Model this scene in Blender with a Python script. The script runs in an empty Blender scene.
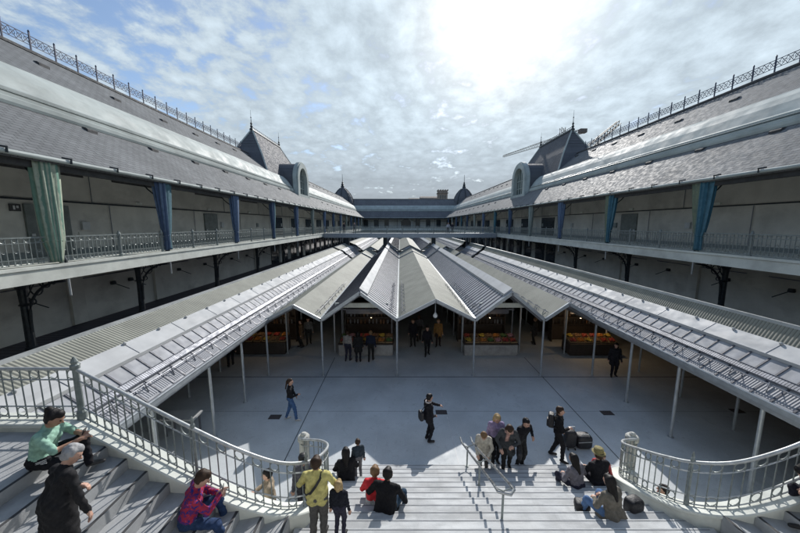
import bpy, math, random
import numpy as np
from mathutils import Vector, Matrix
R = math.radians
random.seed(7)
rng = np.random.default_rng(11)
scene = bpy.context.scene
COL = scene.collection

# ------------------------------------------------------------------ camera
PITCH = R(7.85); FPX = 305.0
cam_d = bpy.data.cameras.new('camera'); cam = bpy.data.objects.new('camera', cam_d); COL.objects.link(cam)
cam_d.sensor_width = 36; cam_d.lens = 36*FPX/800; cam_d.clip_start = .05; cam_d.clip_end = 3000
cam.location = (0, 0, 8); cam.rotation_euler = (R(90)-PITCH, 0, 0)
scene.camera = cam

# ------------------------------------------------------------------ light
SUN_EL, SUN_AZ = R(31.8), R(17.0)            # azimuth measured from +Y towards +X
sdir = Vector((math.sin(SUN_AZ)*math.cos(SUN_EL), math.cos(SUN_AZ)*math.cos(SUN_EL), math.sin(SUN_EL)))
sl = bpy.data.lights.new('sun', 'SUN'); sl.energy = 4.6; sl.angle = R(.5); sl.color = (1, .965, .92)
so = bpy.data.objects.new('sun', sl); COL.objects.link(so)
so.rotation_euler = sdir.to_track_quat('Z', 'Y').to_euler()
scene.view_settings.view_transform = 'Standard'; scene.view_settings.look = 'None'
scene.view_settings.gamma = 1; scene.view_settings.use_curve_mapping = False
scene.view_settings.exposure = 0.0
SKY_STRENGTH = .1

class NT:
    """tiny helper to wire shader nodes"""
    def __init__(s, tree): s.t = tree; s.n = tree.nodes; s.l = tree.links
    def node(s, typ, **kw):
        n = s.n.new(typ)
        for k, v in kw.items(): setattr(n, k, v)
        return n
    def put(s, sock, v):
        if hasattr(v, 'is_linked') or isinstance(v, bpy.types.NodeSocket): s.l.new(v, sock)
        else:
            try: sock.default_value = v
            except Exception: sock.default_value = tuple(v)+(1,)
    def math(s, op, a, b=0.0, c=None, clamp=False):
        n = s.node('ShaderNodeMath', operation=op, use_clamp=clamp)
        s.put(n.inputs[0], a); s.put(n.inputs[1], b)
        if c is not None: s.put(n.inputs[2], c)
        return n.outputs[0]
    def vmath(s, op, a, b=None, scale=None):
        n = s.node('ShaderNodeVectorMath', operation=op)
        s.put(n.inputs[0], a)
        if b is not None: s.put(n.inputs[1], b)
        if scale is not None: s.put(n.inputs['Scale'], scale)
        return n.outputs['Value'] if op in ('DOT_PRODUCT', 'LENGTH') else n.outputs[0]
    def noise(s, vec, scale, detail=4, rough=.55, dist=0.0):
        n = s.node('ShaderNodeTexNoise'); s.l.new(vec, n.inputs['Vector'])
        n.inputs['Scale'].default_value = scale; n.inputs['Detail'].default_value = detail
        n.inputs['Roughness'].default_value = rough; n.inputs['Distortion'].default_value = dist
        return n.outputs['Fac']
    def ramp(s, v, a, b, lo=0.0, hi=1.0, smooth=True):
        n = s.node('ShaderNodeMapRange'); n.interpolation_type = 'SMOOTHSTEP' if smooth else 'LINEAR'
        s.put(n.inputs['Value'], v)
        for nm, x in (('From Min', a), ('From Max', b), ('To Min', lo), ('To Max', hi)): n.inputs[nm].default_value = x
        return n.outputs[0]
    def mix(s, f, a, b, blend='MIX'):
        n = s.node('ShaderNodeMix', data_type='RGBA', blend_type=blend)
        s.put(n.inputs[0], f)
        for sock, v in ((n.inputs[6], a), (n.inputs[7], b)):
            if isinstance(v, bpy.types.NodeSocket): s.l.new(v, sock)
            else: sock.default_value = tuple(v)+(1,) if len(v) == 3 else v
        return n.outputs[2]
    def comb(s, x, y, z):
        n = s.node('ShaderNodeCombineXYZ')
        for i, v in enumerate((x, y, z)): s.put(n.inputs[i], v)
        return n.outputs[0]
    def sep(s, v):
        n = s.node('ShaderNodeSeparateXYZ'); s.l.new(v, n.inputs[0]); return n.outputs

# ---- world: Nishita sky with a procedural layer of altocumulus
world = bpy.data.worlds.new('World'); scene.world = world; world.use_nodes = True
w = NT(world.node_tree); w.n.clear()
wo = w.node('ShaderNodeOutputWorld'); bg = w.node('ShaderNodeBackground'); w.l.new(bg.outputs[0], wo.inputs[0])
sky = w.node('ShaderNodeTexSky'); sky.sky_type = 'NISHITA'; sky.sun_disc = False
sky.sun_elevation = SUN_EL; sky.sun_rotation = SUN_AZ; sky.altitude = 100; sky.air_density = 1.0; sky.dust_density = .6; sky.ozone_density = 2.0
tc = w.node('ShaderNodeTexCoord'); D = tc.outputs['Generated']
dx, dy, dz = w.sep(D)
zc = w.math('MAXIMUM', w.math('ADD', dz, .20), .05)
P = w.comb(w.math('DIVIDE', dx, zc), w.math('DIVIDE', dy, zc), 0.0)
# gentle warp so that the cells shear like real cloud rows
Pw = w.vmath('ADD', P, w.vmath('SCALE', w.comb(w.noise(P, .9, 3), w.noise(w.vmath('ADD', P, (7.3, 2.1, 0)), .9, 3), 0.0), scale=.22))
Ps = w.vmath('MULTIPLY', Pw, (1.0, .85, 1.0))
cells = w.node('ShaderNodeTexVoronoi', feature='SMOOTH_F1'); w.l.new(Ps, cells.inputs['Vector'])
cells.inputs['Scale'].default_value = 9.5; cells.inputs['Smoothness'].default_value = .6
fine = w.noise(Ps, 15.0, 7, .62, .0)
big = w.noise(Ps, 1.5, 4, .55)
puff = w.math('SUBTRACT', .52, cells.outputs['Distance'])
mid = w.noise(Ps, 4.6, 6, .62)
dens = w.math('ADD', w.math('MULTIPLY', puff, .62), w.math('MULTIPLY', w.math('SUBTRACT', fine, .5), 1.3))
dens = w.math('ADD', dens, w.math('ADD', w.math('MULTIPLY', w.math('SUBTRACT', big, .5), 1.3), w.math('MULTIPLY', w.math('SUBTRACT', mid, .5), 1.2)))
# more blue to the left of the sun, closed cloud elsewhere
side = w.ramp(dx, -.78, -.05, -.02, .46)
dens = w.math('ADD', dens, side)
sd = w.vmath('DOT_PRODUCT', D, tuple(sdir))
cov = w.ramp(dens, -.24, .30)
cosmax = w.math('MAXIMUM', sd, 0.0)
glow_w = w.math('POWER', cosmax, 5.0); glow_m = w.math('POWER', cosmax, 55.0); glow_t = w.math('POWER', cosmax, 260.0)
tex = w.math('ADD', w.math('MULTIPLY', fine, .75), w.math('ADD', w.math('MULTIPLY', puff, .42), w.math('MULTIPLY', mid, .55)))
shade = w.ramp(tex, .42, 1.02, .74, 1.26, False)
lum = w.math('ADD', 6.8, w.math('ADD', w.math('MULTIPLY', glow_w, 2.1), w.math('ADD', w.math('MULTIPLY', glow_m, 4.4), w.math('MULTIPLY', glow_t, 9.0))))
lum = w.math('MULTIPLY', lum, shade)
streak = w.noise(w.comb(w.math('MULTIPLY', dx, 2.0), w.math('MULTIPLY', dy, 2.0), w.math('MULTIPLY', dz, 26.0)), 1.0, 4, .5)
low = w.ramp(dz, .02, .30, 1.0, 0.0)
tint = w.mix(glow_m, (.80, .95, 1.07), (1.02, 1.0, .96))
cloud = w.vmath('SCALE', tint, scale=lum)
cloud = w.mix(low, cloud, w.vmath('SCALE', (.80, .90, 1.0), scale=w.ramp(streak, .3, .7, 3.6, 5.8, False)))
skyc = w.vmath('SCALE', sky.outputs[0], scale=1.55)
veil = w.math('MAXIMUM', cov, w.math('MULTIPLY', glow_m, 1.0))
veil = w.math('MAXIMUM', veil, w.math('MULTIPLY', low, .8))
# out of view, zenith and behind, cloud is thinned to darken and blue the shade
veil = w.math('MULTIPLY', veil, w.ramp(dz, .62, .85, 1.0, .12)); veil = w.math('MULTIPLY', veil, w.ramp(dy, -.35, .1, .15, 1.0))
final = w.mix(w.math('MINIMUM', w.math('ADD', w.math('MULTIPLY', veil, .93), .07), 1.0), skyc, cloud)
w.l.new(final, bg.inputs[0]); bg.inputs[1].default_value = SKY_STRENGTH

# ------------------------------------------------------------------ materials
def base_mat(name, rough=.6, metal=0.0, spec=.5):
    m = bpy.data.materials.new(name); m.use_nodes = True
    t = NT(m.node_tree); b = t.n['Principled BSDF']
    b.inputs['Roughness'].default_value = rough; b.inputs['Metallic'].default_value = metal
    b.inputs['Specular IOR Level'].default_value = spec
    tcn = t.node('ShaderNodeTexCoord')
    return m, t, b, tcn.outputs['Object']
def mat(name, c, rough=.6, metal=0.0, var=.12, scale=3.0, bump=0.0, bscale=40.0, spec=.5, c2=None, stretch=None, grime=0.0):
    m, t, b, O = base_mat(name, rough, metal, spec)
    V = t.vmath('MULTIPLY', O, stretch) if stretch else O
    f = t.noise(V, scale, 6, .6)
    c2 = c2 or tuple(x*(1-var*2) for x in c); hi = tuple(min(1, x*(1+var)) for x in c)
    colr = t.mix(t.ramp(f, .3, .7), c2, hi)
    if grime:
        g = t.ramp(t.noise(t.vmath('MULTIPLY', O, (1.3, .25, .35)), 2.2, 6, .65), .48, .72, 0, grime)
        colr = t.mix(g, colr, tuple(x*.45 for x in c))
    t.l.new(colr, b.inputs['Base Color'])
    t.put(b.inputs['Roughness'], t.ramp(t.noise(O, scale*2.3, 4), .3, .7, max(.05, rough-.08), min(1, rough+.1)))
    if bump:
        bn = t.node('ShaderNodeBump'); bn.inputs['Strength'].default_value = bump; bn.inputs['Distance'].default_value = .02
        t.l.new(t.noise(O, bscale, 5, .6), bn.inputs['Height']); t.l.new(bn.outputs[0], b.inputs['Normal'])
    return m

def slate_mat(name, c, axis='y', rough=.42, bw=.42, bh=.22):
    m, t, b, O = base_mat(name, rough, 0, .12)
    x, y, z = t.sep(O)
    along = y if axis == 'y' else x
    V = t.comb(along, t.math('MULTIPLY', z, 1.6), 0.0)
    br = t.node('ShaderNodeTexBrick'); t.l.new(V, br.inputs['Vector'])
    br.inputs['Scale'].default_value = 1; br.inputs['Brick Width'].default_value = bw; br.inputs['Row Height'].default_value = bh
    br.inputs['Mortar Size'].default_value = .014; br.inputs['Mortar Smooth'].default_value = .3
    br.inputs['Color1'].default_value = tuple(v*.90 for v in c)+(1,); br.inputs['Color2'].default_value = tuple(v*1.09 for v in c)+(1,)
    br.inputs['Mortar'].default_value = tuple(v*.35 for v in c)+(1,)
    n1 = t.ramp(t.noise(O, .35, 5, .6), .3, .7, .88, 1.10); n2 = t.ramp(t.noise(t.comb(t.math('MULTIPLY', along, 2.2), t.math('MULTIPLY', z, .3), 0.0), 1.0, 5, .7), .35, .75, 1.06, .88)
    col = t.vmath('SCALE', br.outputs['Color'], scale=t.math('MULTIPLY', n1, n2))
    t.l.new(col, b.inputs['Base Color'])
    # each slate tilts a little: bump from row ramp + per slate value
    row = t.math('FRACT', t.math('DIVIDE', t.math('MULTIPLY', z, 1.6), bh))
    h = t.math('ADD', t.math('MULTIPLY', t.math('SUBTRACT', 1.0, row), .6), t.math('MULTIPLY', t.math('SUBTRACT', 1.0, br.outputs['Fac']), .5))
    h = t.math('ADD', h, t.math('MULTIPLY', t.noise(O, 3.2, 4, .7), .9))
    bn = t.node('ShaderNodeBump'); bn.inputs['Strength'].default_value = .32; bn.inputs['Distance'].default_value = .02
    t.l.new(h, bn.inputs['Height']); t.l.new(bn.outputs[0], b.inputs['Normal'])
    t.put(b.inputs['Roughness'], t.ramp(t.noise(O, 4.0, 3), .3, .7, rough-.1, rough+.14))
    return m

def corr_mat(name, c, pitch=.13, rough=.5, axis='y', depth=.02, metal=0.0):
    """corrugated metal sheet: ribs run across the given axis"""
    m, t, b, O = base_mat(name, rough, metal, .5)
    x, y, z = t.sep(O)
    a = y if axis == 'y' else x
    wv = t.math('ADD', t.math('MULTIPLY', t.math('SINE', t.math('MULTIPLY', a, 2*math.pi/pitch)), .5), .5)
    n = t.ramp(t.noise(O, .8, 5, .65), .3, .7, .82, 1.1)
    colr = t.mix(t.ramp(wv, .0, .22), tuple(v*.5 for v in c), c)
    t.l.new(t.vmath('SCALE', colr, scale=n), b.inputs['Base Color'])
    bn = t.node('ShaderNodeBump'); bn.inputs['Strength'].default_value = .7; bn.inputs['Distance'].default_value = depth
    t.l.new(wv, bn.inputs['Height']); t.l.new(bn.outputs[0], b.inputs['Normal'])
    return m

M = {}
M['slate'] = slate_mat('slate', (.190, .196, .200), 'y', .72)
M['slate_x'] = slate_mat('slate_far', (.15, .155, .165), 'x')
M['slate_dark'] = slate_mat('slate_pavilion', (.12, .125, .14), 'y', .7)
M['zinc'] = mat('zinc_band', (.41, .45, .43), .7, .0, .10, .5, grime=.35)
M['zincpipe'] = mat('zinc_gutter', (.48, .50, .50), .4, .3, .08, 1.5, grime=.3)
M['cream'] = mat('cream_fascia', (.70, .72, .66), .7, 0, .07, 1.2, grime=.3, bump=.15)
M['wall'] = mat('gallery_plaster', (.60, .585, .53), .9, 0, .08, .5, bump=.2, bscale=12, grime=.35)
M['wall_low'] = mat('lower_plaster', (.62, .61, .55), .9, 0, .08, .5, bump=.2, bscale=12, grime=.4)
M['dark'] = mat('dark_iron', (.030, .038, .045), .45, .4, .15, 6)
M['iron'] = mat('grey_painted_iron', (.23, .26, .255), .45, .2, .12, 8)
M['iron_l'] = mat('pale_painted_iron', (.48, .50, .50), .4, .2, .12, 9)
M['iron_b'] = mat('ridge_iron', (.05, .06, .10), .5, .3, .1, 6)
M['post'] = mat('white_steel_post', (.40, .43, .46), .4, .3, .08, 4)
M['whitecap'] = mat('white_ridge_sheet', (.47, .48, .485), .68, .0, .06, 1.1, grime=.25)
M['beige'] = corr_mat('beige_corrugated_sheet', (.255, .26, .22), .10, .7)
M['darkcorr'] = corr_mat('shaded_corrugated_sheet', (.045, .045, .065), .30, .6)  # dark colour has the shade under the gallery in it
M['panel'] = mat('silver_roof_panel', (.35, .36, .385), .68, .0, .10, 1.6, stretch=(1, 2.2, 1), grime=.25)
M['panel_fine'] = corr_mat('ribbed_silver_sheet', (.30, .31, .34), .07, .7)
M['rib'] = mat('dark_roof_rib', (.055, .06, .08), .5, .2)
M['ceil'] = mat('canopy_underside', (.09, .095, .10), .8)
M['blackceil'] = mat('gallery_ceiling', (.05, .05, .05), .9)
M['gratem'] = mat('walkway_grating', (.20, .21, .24), .5, .4)
M['stonec'] = mat('pale_stone', (.50, .50, .46), .8, 0, .12, 3, bump=.3, bscale=25, grime=.3)
M['gate'] = mat('green_glass', (.13, .16, .15), .12, 0, .2, .8)

def floor_mat():
    m, t, b, O = base_mat('courtyard_concrete', .62, 0, .35)
    x, y, z = t.sep(O)
    n = t.ramp(t.noise(O, .55, 7, .62), .3, .7, .86, 1.08)
    sp = t.ramp(t.noise(O, 26, 4, .7), .3, .7, .93, 1.05)
    st = t.math('MULTIPLY', t.ramp(t.noise(O, 2.2, 6, .75, .6), .54, .70, 1.0, .82), t.ramp(t.noise(O, 14, 3, .5), .70, .74, 1.0, .72))
    colr = t.vmath('SCALE', (.55, .58, .595), scale=t.math('MULTIPLY', n, t.math('MULTIPLY', sp, st)))
    t.l.new(colr, b.inputs['Base Color'])
    t.put(b.inputs['Roughness'], t.ramp(t.noise(O, 1.7, 5), .3, .7, .5, .75))
    bn = t.node('ShaderNodeBump'); bn.inputs['Strength'].default_value = .12; bn.inputs['Distance'].default_value = .01
    t.l.new(t.noise(O, 60, 4), bn.inputs['Height']); t.l.new(bn.outputs[0], b.inputs['Normal'])
    return m
M['floor'] = floor_mat()
M['step'] = mat('granite_step', (.54, .55, .55), .7, 0, .14, 1.3, bump=.25, bscale=60, grime=.3, stretch=(.7, 2.2, 2.2))
M['step_side'] = mat('darker_granite_step', (.37, .38, .385), .75, 0, .14, 1.3, bump=.25, bscale=60, grime=.35)  # darker tone of the step granite, used on the side flights
M['joint'] = mat('dark_joint', (.10, .11, .12), .8)
M['joint_l'] = mat('pale_joint', (.62, .62, .62), .6)
M['strip'] = mat('black_tread_strip', (.06, .06, .062), .8)
M['strip_l'] = mat('grey_nosing_line', (.22, .23, .24), .8)  # thin grey line drawn for the shadow at each central nosing
M['groundm'] = mat('city_ground', (.16, .16, .16), .9, scale=.05)

# ------------------------------------------------------------------ mesh helpers
OFF = {}
class MB:
    def __init__(s): s.v = []; s.f = []; s.mi = []; s.cur = 0; s.smooth = False
    def add(s, vs, fs, mi=None):
        b = len(s.v); s.v += [tuple(v) for v in vs]; s.f += [tuple(b+i for i in f) for f in fs]
        s.mi += [s.cur if mi is None else mi]*len(fs); return s
    def box(s, x0, x1, y0, y1, z0, z1, mi=None):
        x0, x1 = min(x0, x1), max(x0, x1); y0, y1 = min(y0, y1), max(y0, y1); z0, z1 = min(z0, z1), max(z0, z1)
        v = [(x0,y0,z0),(x1,y0,z0),(x1,y1,z0),(x0,y1,z0),(x0,y0,z1),(x1,y0,z1),(x1,y1,z1),(x0,y1,z1)]
        return s.add(v, [(0,3,2,1),(4,5,6,7),(0,1,5,4),(1,2,6,5),(2,3,7,6),(3,0,4,7)], mi)
    def beam(s, a, b, wd, ht, up=(0,0,1), mi=None):
        a, b = Vector(a), Vector(b); d = (b-a).normalized(); u = Vector(up)
        sx = d.cross(u)
        if sx.length < 1e-4: sx = d.cross(Vector((1,0,0)))
        sx.normalize(); uu = sx.cross(d); sx *= wd/2; uu *= ht/2
        v = [a-sx-uu, a+sx-uu, a+sx+uu, a-sx+uu, b-sx-uu, b+sx-uu, b+sx+uu, b-sx+uu]
        return s.add(v, [(0,1,2,3),(7,6,5,4),(0,4,5,1),(1,5,6,2),(2,6,7,3),(3,7,4,0)], mi)
    def tube(s, pts, r, n=6, closed=False, mi=None, up=(0,0,1)):
        pts = [Vector(p) for p in pts]; m = len(pts); rings = []
        rr = r if isinstance(r, (list, tuple)) else [r]*m
        for i, p in enumerate(pts):
            if closed: d = pts[(i+1) % m]-pts[i-1]
            else: d = pts[min(i+1, m-1)]-pts[max(i-1, 0)]
            d.normalize(); u = Vector(up)
            if abs(d.dot(u)) > .96: u = Vector((1, 0, 0)) if abs(d.x) < .9 else Vector((0, 1, 0))
            a = d.cross(u).normalized(); b = a.cross(d)
            rings.append([p+(a*math.cos(2*math.pi*k/n)+b*math.sin(2*math.pi*k/n))*rr[i] for k in range(n)])
        v = [q for rg in rings for q in rg]; f = []
        for i in range(m if closed else m-1):
            j = (i+1) % m
            for k in range(n): f.append((i*n+k, i*n+(k+1) % n, j*n+(k+1) % n, j*n+k))
        if not closed: f += [tuple(range(n))[::-1], tuple((m-1)*n+k for k in range(n))]
        return s.add(v, f, mi)
    def ring(s, c, t, u, R_, r, n=14, m=4, mi=None):
        c, t, u = Vector(c), Vector(t).normalized(), Vector(u).normalized(); nn = t.cross(u).normalized()
        v = []; f = []
        for i in range(n):
            a = 2*math.pi*i/n; rad = t*math.cos(a)+u*math.sin(a)
            for k in range(m):
                b = 2*math.pi*(k+.5)/m; v.append(c+rad*(R_+r*math.cos(b))+nn*(r*math.sin(b)))
        for i in range(n):
            j = (i+1) % n
            for k in range(m): f.append((i*m+k, j*m+k, j*m+(k+1) % m, i*m+(k+1) % m))
        return s.add(v, f, mi)
    def lathe(s, c, prof, n=16, mi=None, sx=1, sy=1):
        v = []; f = []; m = len(prof)
        for r, z in prof:
            for k in range(n): v.append((c[0]+r*sx*math.cos(2*math.pi*k/n), c[1]+r*sy*math.sin(2*math.pi*k/n), c[2]+z))
        for i in range(m-1):
            for k in range(n): f.append((i*n+k, i*n+(k+1) % n, (i+1)*n+(k+1) % n, (i+1)*n+k))
        f += [tuple(range(n))[::-1], tuple((m-1)*n+k for k in range(n))]
        return s.add(v, f, mi)
    def sweep(s, prof, mp, ts, closed=True, mi=None):
        """profile [(u,z)] placed by mp(u,t,z) at each t"""
        n = len(prof); v = [mp(u, t, z) for t in ts for (u, z) in prof]; f = []
        for i in range(len(ts)-1):
            for k in range(n if closed else n-1): f.append((i*n+k, i*n+(k+1) % n, (i+1)*n+(k+1) % n, (i+1)*n+k))
        if closed: f += [tuple(range(n))[::-1], tuple((len(ts)-1)*n+k for k in range(n))]
        return s.add(v, f, mi)
    def build(s, name, mats, parent=None, smooth=None, off=None):
        me = bpy.data.meshes.new(name)
        o0 = Vector(off) if off is not None else (OFF.get(parent.name, Vector()) if parent else Vector())
        me.from_pydata([tuple(Vector(v)-o0) for v in s.v], [], s.f)
        mats = mats if isinstance(mats, (list, tuple)) else [mats]
        for m in mats: me.materials.append(m)
        if len(mats) > 1: me.polygons.foreach_set('material_index', s.mi)
        if smooth if smooth is not None else s.smooth: me.polygons.foreach_set('use_smooth', [True]*len(s.f))
        fix_normals(me)
        o = bpy.data.objects.new(name, me); COL.objects.link(o)
        if parent: o.parent = parent
        elif off is not None: o.location = o0
        OFF[o.name] = o0
        return o
import bmesh
def fix_normals(me):
    bm = bmesh.new(); bm.from_mesh(me); bmesh.ops.recalc_face_normals(bm, faces=bm.faces); bm.to_mesh(me); bm.free()

def tag(o, label=None, cat=None, group=None, kind=None):
    if label: o['label'] = label
    if cat: o['category'] = cat
    if group: o['group'] = group
    if kind: o['kind'] = kind
    return o
def thing(name, loc, label, cat, group=None, rz=0):
    o = bpy.data.objects.new(name, None); COL.objects.link(o); o.empty_display_size = .3
    o.location = loc; o.rotation_euler = (0, 0, rz); OFF[o.name] = Vector(loc)
    return tag(o, label, cat, group)
def copy_tree(o, parent=None):
    c = o.copy(); COL.objects.link(c)
    if parent: c.parent = parent
    for ch in [k for k in o.children]: copy_tree(ch, c)
    return c
def lerp(a, b, t): return a+(b-a)*t

cp, sp_ = math.cos(PITCH), math.sin(PITCH)
def at(px, py, z):
    """where the ray through a point of an 800 px wide frame meets the height z (world x, y)"""
    dv = Vector(((px-400)/FPX, cp+(266.5-py)/FPX*sp_, -sp_+(266.5-py)/FPX*cp))
    t = (z-8)/dv.z
    return Vector((dv.x*t, dv.y*t, z))

# ------------------------------------------------------------------ ground
g = MB(); g.add([(-1500,-1500,-.12),(1500,-1500,-.12),(1500,1500,-.12),(-1500,1500,-.12)], [(0,1,2,3)])
tag(g.build('ground', M['groundm']), 'dark city ground around the market hall', 'ground', kind='structure')
g = MB(); g.add([(-17.6,-14,0),(21.1,-14,0),(21.1,116,0),(-17.6,116,0)], [(0,1,2,3)])
tag(g.build('courtyard_floor', M['floor']), 'pale grey concrete floor of the market courtyard', 'floor', kind='structure')
g = MB()
for X in (-3.95, 7.55): g.box(X-.018, X+.018, 9.3, 17.6, -.02, .004)
g.box(-13, 16.5, 15.18, 15.23, -.02, .0045); g.box(-13, 16.5, 12.2, 12.21, -.02, .003)
tag(g.build('floor_joint', M['joint']), 'dark joints between the concrete floor slabs', 'floor joint', kind='structure')
g = MB(); g.box(1.97, 1.99, 9.2, 17.6, -.02, .0035); g.box(-7.6, -7.58, 9.2, 17.6, -.02, .003); g.box(-.9, -.89, 9.2, 12.1, -.02, .003); g.box(5, 5.01, 9.2, 12.1, -.02, .003)
tag(g.build('floor_line', M['joint_l']), 'thin pale joint lines on the courtyard floor', 'floor line', kind='structure')
for i, (px, py, lb) in enumerate([(275, 417, 'dark square drain cover left of the walking woman in jeans'), (441.5, 413, 'dark drain cover at the hand of the woman standing mid courtyard'),
        (607, 413, 'dark drain cover on open floor right of the black suitcases'), (737, 411, 'dark drain cover in the shade under the right side canopy')]):
    c = at(px, py, 0)
    if 'hand' in lb: c.y += .05
    d = thing('drain_cover', c, lb, 'drain cover', 'drain covers in the courtyard floor')
    f = MB(); f.box(c.x-.24, c.x+.24, c.y-.15, c.y+.15, -.01, .012); f.build('frame', M['strip'], d)
    f = MB()
    for k in range(7): f.box(c.x-.2+k*.06, c.x-.17+k*.06, c.y-.12, c.y+.12, .005, .018)
    f.build('grate', mat('drain_iron', (.08, .06, .06), .6), d)

# ------------------------------------------------------------------ wings of the building
GF = 6.45
def col_positions(side):
    if side == 'l': return [-2.5, 4.8, 12.1, 17.6]+[25.1+7.4*k for k in range(12)]
    return [-5.1, 2.4, 9.9]+[17.4+7.5*k for k in range(13)]
PAV = (43.0, 59.6)
def wing(name, mp, t0, t1, cols, slate, label, root_loc, full=True, pav=None, cornice_gap=None):
    root = thing(name, root_loc, label, 'building')
    def prt(nm, prof, m, ts=None, closed=True, parent=None):
        b = MB(); b.sweep(prof, mp, ts or [t0, t1], closed); return b.build(nm, m, parent or root)
    prt('gallery_floor', [(.27, 6.0), (3.95, 6.0), (3.95, GF), (.27, GF)], M['cream'])
    prt('fascia', [(0, 5.86), (.26, 5.86), (.26, GF-.01), (.26, GF+.03), (-.05, GF+.03), (-.05, GF-.08), (0, GF-.10)], M['cream'])
    prt('upper_wall', [(4.0, GF-.4), (4.4, GF-.4), (4.4, 13.2), (4.0, 13.2)], M['wall'])
    prt('lower_wall', [(3.98, 0), (4.38, 0), (4.38, 6.02), (3.98, 6.02)], M['wall_low'])
    prt('wall_moulding', [(3.93, 9.12), (4.01, 9.12), (4.01, 9.2), (3.93, 9.2)], M['dark'])
    prt('skirting', [(3.94, GF), (4.01, GF), (4.01, GF+.28), (3.94, GF+.28)], M['iron'])
    prt('gallery_ceiling', [(.25, 10.28), (3.98, 11.2), (3.98, 11.3), (.25, 10.38)], M['blackceil'])
    prt('eave_beam', [(.02, 10.05), (.24, 10.05), (.24, 10.3), (.02, 10.3)], M['blackceil'])
    prt('lower_roof', [(-.12, 10.42), (3.1, 13.02), (3.1, 12.85), (-.12, 10.28)], slate)
    r_ = prt('gutter', [(-.22+.085*math.cos(a_), 10.42+.085*math.sin(a_)) for a_ in [R(k*36) for k in range(10)]], M['zinc'])
    b = MB(); t = t0+.5; q0 = Vector(mp(0, t, 0))
    b.tube([mp(-.31, t, 10.36), mp(-.33, t, 10.54), mp(.02, t, 10.60)], .04, 5)
    c0 = b.build('gutter_clip', M['dark'], root); t += 2.0
    while t < min(t1, 75):
        c1 = c0.copy(); COL.objects.link(c1); c1.location = Vector(mp(0, t, 0))-q0; t += 2.0
    segs = [(t0, t1)] if not cornice_gap else [(t0, cornice_gap[0]), (cornice_gap[1], t1)]
    b = MB()
    for a_, b_ in segs:
        b.sweep([(3.02, 12.98), (2.98, 13.10), (2.98, 13.28), (3.10, 13.34), (3.10, 13.46), (3.22, 13.50), (3.22, 13.72), (3.36, 13.82), (3.5, 14.05), (3.75, 14.45), (4.1, 14.85), (4.45, 15.14), (4.52, 15.22), (4.7, 15.22), (4.7, 12.98)], mp, [a_, b_])
    b.build('cornice', M['zinc'], root)
    b = MB()
    for a_, b_ in segs: b.sweep([(3.155, 13.50), (3.10, 13.53), (3.10, 13.57), (3.155, 13.60)], mp, [a_, b_])
    b.build('cornice_groove', M['iron'], root)
    b = MB(); b.sweep([(4.6, 15.14), (8.1, 17.9), (8.1, 17.75), (4.6, 15.0)], mp, [t0, t1] if not pav else [t0, pav[0]+1.0])
    if pav: b.sweep([(4.6, 15.14), (8.1, 17.9), (8.1, 17.75), (4.6, 15.0)], mp, [pav[1]-1.0, t1])
    b.build('upper_roof', slate, root)
    b = MB(); b.sweep([(8.12, 17.9), (14, 13.2), (14, 13.0), (8.12, 17.7)], mp, [t0, t1]); b.build('rear_roof', slate, root)
    prt('ridge_cap', [(7.88, 17.78), (7.92, 17.93), (8.1, 18.03), (8.28, 17.93), (8.3, 17.78)], M['strip'])
    prt('street_wall', [(13.6, 0), (13.9, 0), (13.9, 13.25), (13.6, 13.2)], M['wall'])
    for c in cols:
        if not (t0 < c < t1): continue
        # lower iron column with pedestal, collar and spandrel bracket
        b = MB(); P0 = Vector(mp(2.0, c, 0))
        b.lathe(P0, [(.28, 0), (.28, 2.6), (.26, 2.7), (.22, 2.75), (.17, 2.85), (.20, 2.95), (.15, 3.0), (.125, 4.7), (.18, 4.75), (.13, 4.82), (.15, 5.4), (.22, 5.55), (.24, 5.99)], 12)
        cc = b.build('column', M['dark'], root, smooth=False)
        b = MB()
        arc = [mp(2.0-.12-1.75*math.sin(a), c, 5.9-1.75*math.cos(a)) for a in [R(k*7.5) for k in range(1, 13)]]
        arc = [mp(1.86, c, 3.6), mp(1.84, c, 4.1)]+[mp(1.82-1.6*(1-math.cos(a)), c, 4.3+1.45*math.sin(a)) for a in [R(k*9) for k in range(0, 11)]]
        b.tube(arc, .05, 6); b.tube([mp(1.9, c, 5.88), mp(.12, c, 5.88)], .05, 6)
        for (u, z, rr) in ((1.42, 5.42, .26), (.98, 5.62, .14), (1.62, 4.9, .12), (.68, 5.7, .08)):
            b.ring(mp(u, c, z), Vector(mp(1, 0, 0))-Vector(mp(0, 0, 0)), (0, 0, 1), rr, .025, 14, 4)
        b.tube([mp(1.82, c, 5.1), mp(1.35, c, 5.85)], .025, 5)
        b.build('bracket', M['dark'], cc)
        b = MB(); b.tube([mp(.05, c, 5.9), mp(.05, c, 5.15)], .04, 8); b.build('downpipe', M['zincpipe'], root)
        if full or True:
            b = MB(); b.tube([mp(.14, c, GF), mp(.14, c, 10.1)], .06, 8); b.lathe(mp(.14, c, GF), [(.12, 0), (.12, .15), (.07, .3)], 8)
            b.tube([mp(.25, c, 9.4), mp(.9, c, 9.95), mp(1.3, c, 10.45)], .035, 6)
            b.build('gallery_post', M['dark'], root)
        if not full: continue
        b = MB(); b.sweep([(3.8, 2.75), (3.975, 2.75), (3.975, 5.98), (3.8, 5.98)], mp, [c+3.4, c+4.1]); b.build('pilaster', M['wall_low'], root)
        b = MB(); b.sweep([(3.93, 10.5), (3.995, 10.5), (3.995, 10.95), (3.93, 10.95)], mp, [c+1.2, c+5.0]); b.build('vent', M['strip'], root)
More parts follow.
